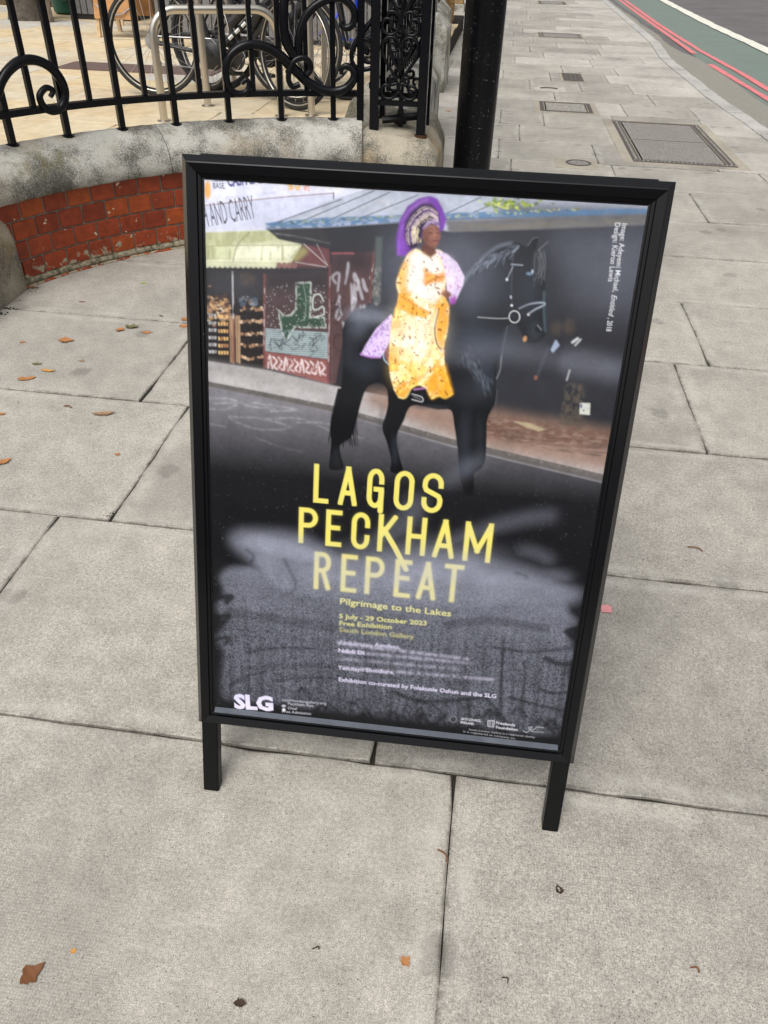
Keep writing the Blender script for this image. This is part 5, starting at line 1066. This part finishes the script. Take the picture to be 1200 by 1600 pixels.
# ------------------------------------------------------------------ bicycles (local: x forward, z up, origin at rear tyre contact)
def bicycle(loc, heading, lean, label, paint, rimwall=True, steer=0.0, rim_mat=None, decal=False):
    t = thing('bicycle', loc, label, 'bicycle', None, local=True); t.rotation_euler = (lean, 0, heading)
    WRd = .338; hubs = {'rear': (0, 0, WRd), 'front': (1.0, 0, WRd)}
    def part(name, mb, mat, parent=t, sm=True):
        o = mb.build(name, mat, None); o.parent = parent; return autosmooth(o, 50) if sm else o
    for kname, hub in hubs.items():
        W_ = bpy.data.objects.new('wheel', None); COL.objects.link(W_); W_.parent = t; W_.location = hub
        if kname == 'front': W_.rotation_euler = (0, 0, steer)
        n = 48; ring = lambda r, y_=0: [(r*math.cos(2*math.pi*i/n), y_, r*math.sin(2*math.pi*i/n)) for i in range(n)]
        part('tyre', MB().tube(ring(WRd-.015), .0155, 8, closed=True), RUBBER, W_)
        part('rim', MB().tube(ring(WRd-.037), .011, 6, closed=True), rim_mat or BKPAINT, W_)
        if rimwall:
            for s in (-1, 1): part('rim_wall', MB().tube(ring(WRd-.031, s*.0115), .0045, 5, closed=True), RIMM, W_)
        sp = MB()
        for i in range(24):
            a0 = 2*math.pi*i/24; a1 = a0+(.42 if i % 2 else -.42); s = -1 if (i//2) % 2 else 1
            sp.tube([(.022*math.cos(a1), s*.03, .022*math.sin(a1)), ((WRd-.045)*math.cos(a0), 0, (WRd-.045)*math.sin(a0))], .0016, 4)
        part('spokes', sp, ALLOY, W_, False)
        part('hub', MB().lathe([(.022, -.04), (.012, -.03), (.012, .03), (.022, .04)], (0, 0, 0), 12, 'y'), BKPAINT, W_)
    bb, st, ht, hb = (.425, 0, .275), (.275, 0, .78), (.86, 0, .80), (.90, 0, .66)
    f = MB()
    for a, b_, r in ((bb, st, .016), (st, ht, .015), (bb, hb, .020), (hb, ht, .021)): f.tube([a, b_], r, 10)
    for s in (-1, 1):
        f.tube([(0, s*.065, WRd), (.25, s*.045, .295), (.40, s*.03, .275)], .010, 8); f.tube([(0, s*.065, WRd), (.20, s*.03, .62), (.28, s*.012, .76)], .0085, 8)
    f.lathe([(.024, -.036), (.024, .036)], bb, 14, 'y'); fo = part('frame', f, paint)
    if decal:
        d_ = MB()
        for s in (-1, 1):
            for i in range(5):
                q = .25+.1*i; p = [bb[j]+(hb[j]-bb[j])*q for j in range(3)]; p2 = [bb[j]+(hb[j]-bb[j])*(q+.06) for j in range(3)]; d_.tube([(p[0], s*.014, p[2]), (p2[0], s*.014, p2[2])], .0125, 6)
        part('lettering', d_, DECAL, fo)
    fk = MB()
    for s in (-1, 1): fk.tube([(.905, s*.02, .65), (.93, s*.045, .6), (.965, s*.052, .45), (1.0, s*.052, WRd)], [.014, .013, .011, .008], 8)
    part('fork', fk, paint)
    part('seat_post', MB().tube([st, (.245, 0, .89)], .013, 8), ALLOY)
    sd_ = MB(); sd_.tube([(.12, 0, .90), (.16, 0, .915), (.22, 0, .91), (.30, 0, .905), (.37, 0, .90)], [.03, .07, .055, .024, .014], 10, flat=.32, upv=(0, 0, 1)); part('saddle', sd_, PLASTIC)
    hbm = MB(); hbm.tube([(.855, 0, .83), (.93, 0, .86)], .014, 8); hbm.tube([(.93, -.21, .86), (.93, .21, .86)], .0145, 8)
    for s in (-1, 1): hbm.tube(crom([(.93, s*.20, .86), (1.0, s*.215, .86), (1.02, s*.215, .80), (.98, s*.215, .74), (.92, s*.215, .735)], 4), .0145, 8)
    part('handlebar', hbm, PLASTIC)
    ck = MB(); ck.lathe([(.095, -.047), (.098, -.045), (.095, -.043)], bb, 28, 'y'); ck.lathe([(.07, -.052), (.072, -.050), (.07, -.048)], bb, 24, 'y')
    for s in (-1, 1):
        e = (bb[0]+s*.12, s*.075, bb[2]-s*.12); ck.tube([(bb[0], s*.055, bb[2]), e], .011, 8); ck.bbox((e[0]-.045, min(s*.09, s*.17), e[2]-.012), (e[0]+.045, max(s*.09, s*.17), e[2]+.012), .004)
    part('crankset', ck, PLASTIC)
    part('chain', MB().tube([(0, -.045, WRd+.035), (bb[0], -.045, bb[2]+.095), (bb[0]+.095, -.045, bb[2]), (bb[0], -.045, bb[2]-.095), (.03, -.045, WRd-.13), (.0, -.045, WRd-.06)], .004, 5), ALLOY, sm=False)
    cs = MB()
    for i in range(7): cs.lathe([(.052-.005*i, -.022-.004*i), (.052-.005*i, -.024-.004*i)], hubs['rear'], 20, 'y')
    part('cassette', cs, ALLOY); dr = MB(); dr.tube([(.005, -.06, WRd-.03), (.02, -.06, WRd-.075), (.035, -.055, WRd-.13)], .013, 8); dr.lathe([(.022, -.048), (.022, -.042)], (.035, 0, WRd-.13), 12, 'y'); part('derailleur', dr, PLASTIC)
    br = MB(); br.bbox((.88, -.04, .60), (.93, .04, .72), .01); br.bbox((.17, -.035, .66), (.21, .035, .72), .008); part('brake_caliper', br, ALLOY)
    part('bottle_cage', MB().tube([(.56, 0, .46), (.68, 0, .57)], .036, 10), PLASTIC)
    return t
c1 = G(247, 151, CZ); bicycle((c1[0], c1[1]+.03, CZ), R(3), R(-4), 'black road bicycle with pale rim stripes leaning behind the steel hoops', BKPAINT, True, .0, None, True)
bicycle((c1[0]+.34, c1[1]+.34, CZ), R(-4), R(-5), 'all black bicycle parked behind the pale rimmed road bicycle', BKPAINT, False, .15)
c3 = G(462, 172, CZ); bicycle((c3[0]-1.0*math.cos(R(-36)), c3[1]-1.0*math.sin(R(-36)), CZ), R(-36), R(-3), 'black bicycle with pale rims parked between the hoops and the iron pier', BKPAINT, True, .1)
c4 = G(512, 133, CZ); bicycle((c4[0], c4[1], CZ), R(52), R(-4), 'blue framed bicycle standing at an angle behind the scrolls', BLUE, True, .2, RIMM, True)

# ------------------------------------------------------------------ other courtyard things
mt = G(100, 103, CZ); b = MB(); b.bbox((mt[0], mt[1]-.15, CZ-.01), (mt[0]+1.35, mt[1]+.22, CZ+.012), .006); tag(b.build('door_mat', BROWNMAT), 'flat dark brown mat lying on the yellow flagstones', 'mat')
wbl = G(156, 58, CZ); wbx, wby = wbl[0], wbl[1]
wb = thing('wooden_board', (wbx+.2, wby+.3, CZ), 'orange plywood A-frame board with timber legs in the courtyard', 'board')
for s, y_, lean_ in ((-1, wby, .16), (1, wby+.55, -.16)):
    for x_ in (wbx, wbx+.42): b = MB(); b.tube([(x_, y_, CZ), (x_, y_+lean_, CZ+1.0)], .026, 4); b.build('leg', PALE, wb)
    b = MB(); q = [(wbx-.02, y_+lean_*.17-.02*s*0, CZ+.17), (wbx+.44, y_+lean_*.17, CZ+.17), (wbx+.44, y_+lean_, CZ+1.0), (wbx-.02, y_+lean_, CZ+1.0)]; b.add([(p[0], p[1]-.035, p[2]) for p in q]+[(p[0], p[1]-.015, p[2]) for p in q], [(0, 1, 2, 3), (7, 6, 5, 4), (0, 4, 5, 1), (1, 5, 6, 2), (2, 6, 7, 3), (3, 7, 4, 0)]); b.build('panel', ORANGE, wb)
b = MB(); b.tube([(wbx+.0, wby+.02, CZ+.30), (wbx+.14, wby-.02, CZ+.2), (wbx+.30, wby-.02, CZ+.22), (wbx+.42, wby+.02, CZ+.30)], .008, 5); b.build('chain', ALLOY, wb)
e1 = G(238, 42, CZ); ex, ey = e1[0]-.35, e1[1]
es = thing('notice_easel', (ex+.18, ey, CZ), 'pale timber easel holding a black plate with white strip beside plywood board', 'easel')
for x_ in (ex-.02, ex+.36): b = MB(); b.tube([(x_, ey, CZ), (x_, ey+.12, CZ+1.0)], .022, 4); b.build('leg', PALE, es)
b = MB(); b.bbox((ex-.01, ey-.01, CZ+.34), (ex+.35, ey+.03, CZ+.62), .004); pl = b.build('black_plate', PLASTIC, es); b = MB(); b.box((ex+.06, ey-.013, CZ+.47), (ex+.2, ey-.009, CZ+.5)); b.build('white_strip', DECAL, pl)
sbp = G(120, 30, CZ); sx, sy = sbp[0], sbp[1]
sb = thing('slatted_bin', (sx+.3, sy+.2, CZ), 'grey timber slatted litter bin near the green tub', 'bin')
for i in range(9): b = MB(); b.bbox((sx+i*.083, sy, CZ+.06), (sx+i*.083+.072, sy+.02, CZ+.95), .003); b.build('slat', SLAT, sb)
for i in range(6): b = MB(); b.bbox((sx+.745, sy+.03+i*.083, CZ+.06), (sx+.765, sy+.03+i*.083+.072, CZ+.95), .003); b.build('slat', SLAT, sb)
b = MB(); b.box((sx+.01, sy+.022, CZ), (sx+.74, sy+.55, CZ+.92)); b.build('liner', PLASTIC, sb)
tb = G(97, 24, CZ); t = thing('plastic_tub', (tb[0], tb[1]+.1, CZ), 'dark green plastic tub standing by the rear brick wall', 'tub')
b = MB(); b.lathe([(.15, 0), (.19, .03), (.22, .30), (.235, .32), (.235, .35), (.2, .36)], (tb[0], tb[1]+.22, CZ), 20); autosmooth(b.build('body', TUB, t), 40); b = MB(); b.bbox((tb[0]+.02, tb[1]-.012, CZ+.17), (tb[0]+.09, tb[1]+.02, CZ+.27), .003); b.build('paper_label', DECAL, t)
tk = G(30, 33, CZ); t = thing('tree', (tk[0], tk[1]+.2, CZ), 'dark tree trunk rising from the flagstones by the rear wall', 'tree')
b = MB(); pts = [(tk[0]+.02*math.sin(i*1.7), tk[1]+.25+.02*math.cos(i), CZ-.05+i*.3) for i in range(12)]; b.tube(pts, [.27, .21, .19, .18, .175, .17, .165, .16, .155, .15, .14, .13], 14); autosmooth(b.build('trunk', BARK, t), 70)
LEAFG = plain('tree_leaf', (.05, .09, .025), .6); r_ = random.Random(3); b = MB()
for i in range(1400):
    a = r_.uniform(0, 6.28); ph = r_.uniform(-1, 1); rd = 1.2*r_.random()**.4; c = Vector((tk[0]+rd*math.cos(a)*math.sqrt(1-ph*ph), tk[1]+.25+rd*math.sin(a)*math.sqrt(1-ph*ph), CZ+3.9+rd*ph*.8)); d1 = Vector((r_.uniform(-1, 1), r_.uniform(-1, 1), r_.uniform(-1, 1))).normalized()*.07; d2 = d1.orthogonal().normalized()*.035; b.add([c-d1, c+d2, c+d1, c-d2], [(0, 1, 2, 3)])
b.build('crown', LEAFG, t)
b = MB(); b.tube([(tk[0]+.33, tk[1]+.06, CZ-.02), (tk[0]+.27, tk[1]+.1, CZ+2.2)], .075, 10); tag(b.build('timber_post', plain('weathered_timber', (.22, .18, .14), .9, var=.35, sc=18)), 'weathered grey timber stake leaning beside the tree trunk', 'post')
# long slatted planter behind the bicycles
px0, py0 = -3.7, 9.35
plt = thing('slatted_planter', (px0+1.3, py0+.2, CZ), 'long dark grey slatted timber planter behind the bicycles', 'planter')
for i in range(31): b = MB(); b.bbox((px0+i*.088, py0, CZ+.05), (px0+i*.088+.078, py0+.02, CZ+.75), .003); b.build('slat', SLAT, plt)
MB().box((px0, py0+.022, CZ), (px0+2.72, py0+.5, CZ+.70)).build('liner', PLASTIC, plt); b = MB(); b.bbox((px0-.02, py0-.015, CZ+.75), (px0+2.75, py0+.5, CZ+.79), .004); b.build('cap_rail', SLAT, plt)
# rear wall of dark stock brick
rw = thing('rear_wall', (-6, 12.3, CZ), 'dark stock brick wall at the back of the courtyard', 'wall'); WY = 12.2
MB().box((-11.5, WY+.01, 0), (-.8, WY+.25, 3.2)).build('mortar_core', MORTAR, rw)
q = MB(); q.bbox((-.1075, 0, -.0325), (.1075, .09, .0325), .004); wbm = bpy.data.meshes.new('brick'); wbm.from_pydata(q.v, [], q.f); r_ = random.Random(8); hi = MB(); nb = 0
for c in range(38):
    x = -11.4+(.1125 if c % 2 else 0)
    while x < -.9:
        zc = CZ+.04+c*.075
        if c < 9 and -9 < x < -2.2: o = link('brick', wbm, STOCK, rw); o.location = (x, WY+r_.uniform(-.004, .003), zc); nb += 1
        else: hi.box((x-.1075, WY+r_.uniform(-.003, .003), zc-.0325), (x+.1075, WY+.05, zc+.0325))
        x += .225
tag(hi.build('brickwork', STOCK, rw), kind='stuff')

# ------------------------------------------------------------------ fallen leaves, petal, twigs, grit
def leaf_mat(n, c0, c1):
    m = M(n, .7, .3); m.col(m.mix(m.noise(70, 4, .7), c0, c1)); return m.m
LM = {'orange': leaf_mat('orange_leaf', (.46, .21, .075), (.27, .11, .04)), 'brown': leaf_mat('brown_leaf', (.20, .08, .03), (.11, .045, .02)), 'dark': leaf_mat('dark_leaf', (.06, .035, .02), (.03, .02, .012)),
      'yellow': leaf_mat('yellow_leaf', (.55, .30, .06), (.42, .19, .04)), 'green': leaf_mat('green_leaf', (.30, .38, .06), (.18, .26, .05)), 'olive': leaf_mat('olive_leaf', (.16, .15, .06), (.10, .09, .04)), 'buff': leaf_mat('buff_leaf', (.33, .20, .11), (.22, .13, .07)), 'pink': leaf_mat('pink_petal', (.68, .30, .30), (.62, .24, .26))}
def leaf(u, v, ln, wd, kind, rot, label, curl=.3, jag=.32, group=None, z=0.0, seed=0):
    ln *= 1.15; wd *= 1.2
    g = G(u, v, z); r_ = random.Random(int(u*7+v*13+seed)); n = 13; V = []; Fs = []
    for i in range(n+1):
        s = i/n; x = (s-.5)*ln; hw = wd*.5*math.sin(math.pi*min(1, max(.03, s**.85)))*(1+r_.uniform(-jag, jag)); mid = .0015+curl*ln*(s-.5)**2
        V += [(x, -hw*(1+r_.uniform(-jag, jag)), mid+curl*hw*r_.uniform(.3, .9)), (x, r_.uniform(-.1, .1)*wd*.2, mid), (x, hw*(1+r_.uniform(-jag, jag)), mid+curl*hw*r_.uniform(.3, .9))]
        if i: a = 3*(i-1); Fs += [(a, a+1, a+4, a+3), (a+1, a+2, a+5, a+4)]
    m0 = min(p[2] for p in V); V = [(p[0], p[1], p[2]-m0+.0005) for p in V]; n0 = len(V)
    V += [(p[0], p[1], p[2]-.0006) for p in V]; Fs += [tuple(k+n0 for k in f[::-1]) for f in Fs]
    o = mk('fallen_leaf', V, Fs, LM[kind], None, True); o.location = tuple(g); o.rotation_euler = (0, 0, rot); return tag(o, label, 'leaf', group)
LV = [(52, 1521, .034, .022, 'brown', 1.0, 'large curled brown leaf lying alone on the slab left of the joint', .35),
 (375, 1568, .016, .010, 'dark', .1, 'small dark brown leaf scrap on the wide foreground slab', .3), (115, 1486, .008, .006, 'yellow', .3, 'tiny yellow leaf crumb above the large brown leaf', .3),
 (634, 1502, .014, .011, 'orange', .9, 'small torn orange leaf left of the long slab joint', .3), (873, 1390, .014, .011, 'dark', 2.0, 'crumpled dark leaf fragment on the slab below the right sign leg', .5),
 (104, 533, .050, .030, 'orange', .2, 'crumpled reddish orange leaf on the darker slab near the wall', .4), (76, 580, .046, .012, 'yellow', .1, 'rolled narrow yellow leaf near the slab edge', .5),
 (42, 592, .050, .022, 'orange', .5, 'forked pale orange leaf touching the slab joint', .3), (58, 569, .03, .014, 'olive', .2, 'small olive leaf beside the rolled yellow leaf', .3),
 (188, 516, .034, .022, 'orange', 1.3, 'upright orange leaf beside the shrivelled olive leaf', .6), (206, 512, .045, .026, 'olive', .2, 'shrivelled olive green leaf between two orange leaves', .6), (230, 520, .040, .015, 'orange', .15, 'slim orange leaf right of the shrivelled olive one', .3),
 (291, 499, .036, .026, 'orange', 1.0, 'bright orange leaf partly hidden behind the sign frame', .3), (288, 510, .036, .022, 'orange', .1, 'flat orange leaf just below another at the sign frame', .2),
 (162, 647, .060, .020, 'buff', .35, 'long curled buff leaf on the slab beside the sign', .4), (6, 722, .038, .022, 'orange', .9, 'orange leaf with stalk on the plain slab below the buff leaf', .4),
 (184, 710, .016, .010, 'orange', .2, 'small pale orange leaf chip on its own mid slab', .2), (225, 443, .024, .013, 'green', .1, 'fresh lime green leaf on the paving below the red bricks', .3),
 (129, 472, .026, .012, 'brown', .1, 'small reddish brown leaf below the curved wall', .2), (252, 494, .024, .010, 'olive', -.6, 'little olive leaf on the pale slab joint', .3), (36, 535, .02, .012, 'orange', .2, 'small orange leaf left of the crumpled reddish one', .3),
 (128, 564, .022, .008, 'buff', .1, 'thin buff leaf below the crumpled reddish one', .3), (3, 647, .02, .01, 'orange', .4, 'orange leaf tip beside the long slab joint', .3),
 (40, 452, .03, .014, 'orange', .5, 'orange leaf caught at the foot of the end block', .4), (52, 450, .045, .014, 'brown', .1, 'dry brown leaf in the corner under the bricks', .4), (701, 174, .05, .03, 'orange', .1, 'orange leaf on the pavement beside the lamp column', .3),
 (948, 952, .026, .020, 'pink', -.7, 'pale pink petal lying beside the sign', .12)]
for L in LV: leaf(*L[:7], curl=L[7])
def twig(u0, v0, u1, v1, r, c, label):
    a, b_ = G(u0, v0), G(u1, v1); b = MB(); mid = (a+b_)/2+np.array([.004, .003, .003]); b.tube(crom([a+[0, 0, r], mid+[0, 0, r], b_+[0, 0, r]], 4), r, 5); return tag(b.build('twig', LM[c]), label, 'twig')
twig(1074, 855, 1098, 862, .0016, 'brown', 'thin brown twig on the slab right of the sign'); twig(684, 1328, 700, 1350, .0014, 'brown', 'reddish twig lodged at the long slab joint')
twig(1078, 1512, 1092, 1521, .0013, 'brown', 'short reddish twig on the right foreground slab'); twig(784, 1528, 793, 1537, .001, 'dark', 'tiny dark twig near the foot of the long joint')
twig(100, 635, 112, 638, .002, 'brown', 'brown stalk on the slab above the buff leaf'); twig(488, 1483, 498, 1484, .001, 'dark', 'tiny dark stalk on the wide foreground slab')
gr = MB(); r_ = random.Random(77)
def flake(x, y_, s, z=0.0):
    a = r_.uniform(0, 6.28); p = [(x+s*math.cos(a+q)*r_.uniform(.6, 1.2), y_+s*math.sin(a+q)*r_.uniform(.3, .9), z-.001) for q in (0, 2.1, 4.2)]; gr.add(p+[(x, y_, z+s*.7)], [(0, 1, 3), (1, 2, 3), (2, 0, 3), (0, 2, 1)])
for i in range(900):
    u, v = r_.uniform(0, 1200), r_.uniform(420, 1600); g = G(u, v); flake(g[0], g[1], r_.choice([.0008, .001, .0012, .0016, .0022]))
for i in range(260):
    t_ = r_.uniform(TH1, TH0); p = arc(t_, WR-.02-abs(r_.gauss(0, .05)), 0); flake(p[0], p[1], r_.uniform(.0012, .004))
for k in range(0, 6):
    y_ = ROW0+.6*k
    for i in range(90): flake(r_.uniform(-2, 2), y_+r_.gauss(0, .003), r_.uniform(.001, .0028), -.004)
for i in range(60): flake(.049+r_.gauss(0, .003), r_.uniform(.235, .83), r_.uniform(.001, .0035), -.004)
tag(gr.build('grit', M('grit', .9, .2).col((.045, .036, .028)).m), 'dark grit and crumbs scattered over the slabs', None, None, 'stuff')
ms = MB()
def moss(u, v, s, n=10):
    g = G(u, v)
    for i in range(n):
        x, y_ = g[0]+r_.gauss(0, s*.6), g[1]+r_.gauss(0, s*.25); h = r_.uniform(.3, .6)*s*.3; V = [(x+s*.35*math.cos(q), y_+s*.3*math.sin(q), -.006) for q in (0, 1.05, 2.1, 3.14, 4.2, 5.25)]+[(x, y_, h)]; ms.add(V, [(k, (k+1) % 6, 6) for k in range(6)])
for u, v, s in ((170, 805, .014), (178, 802, .012), (699, 1335, .009), (700, 1325, .008), (697, 1345, .008), (704, 1212, .006), (1035, 1255, .006), (1140, 1272, .005), (30, 470, .02), (15, 482, .03), (50, 455, .02), (5, 490, .03)): moss(u, v, s)
tag(ms.build('joint_moss', plain('dark_moss', (.03, .03, .02), .95, sc=200)), 'dark moss and soil filling gaps between slabs', None, None, 'stuff')
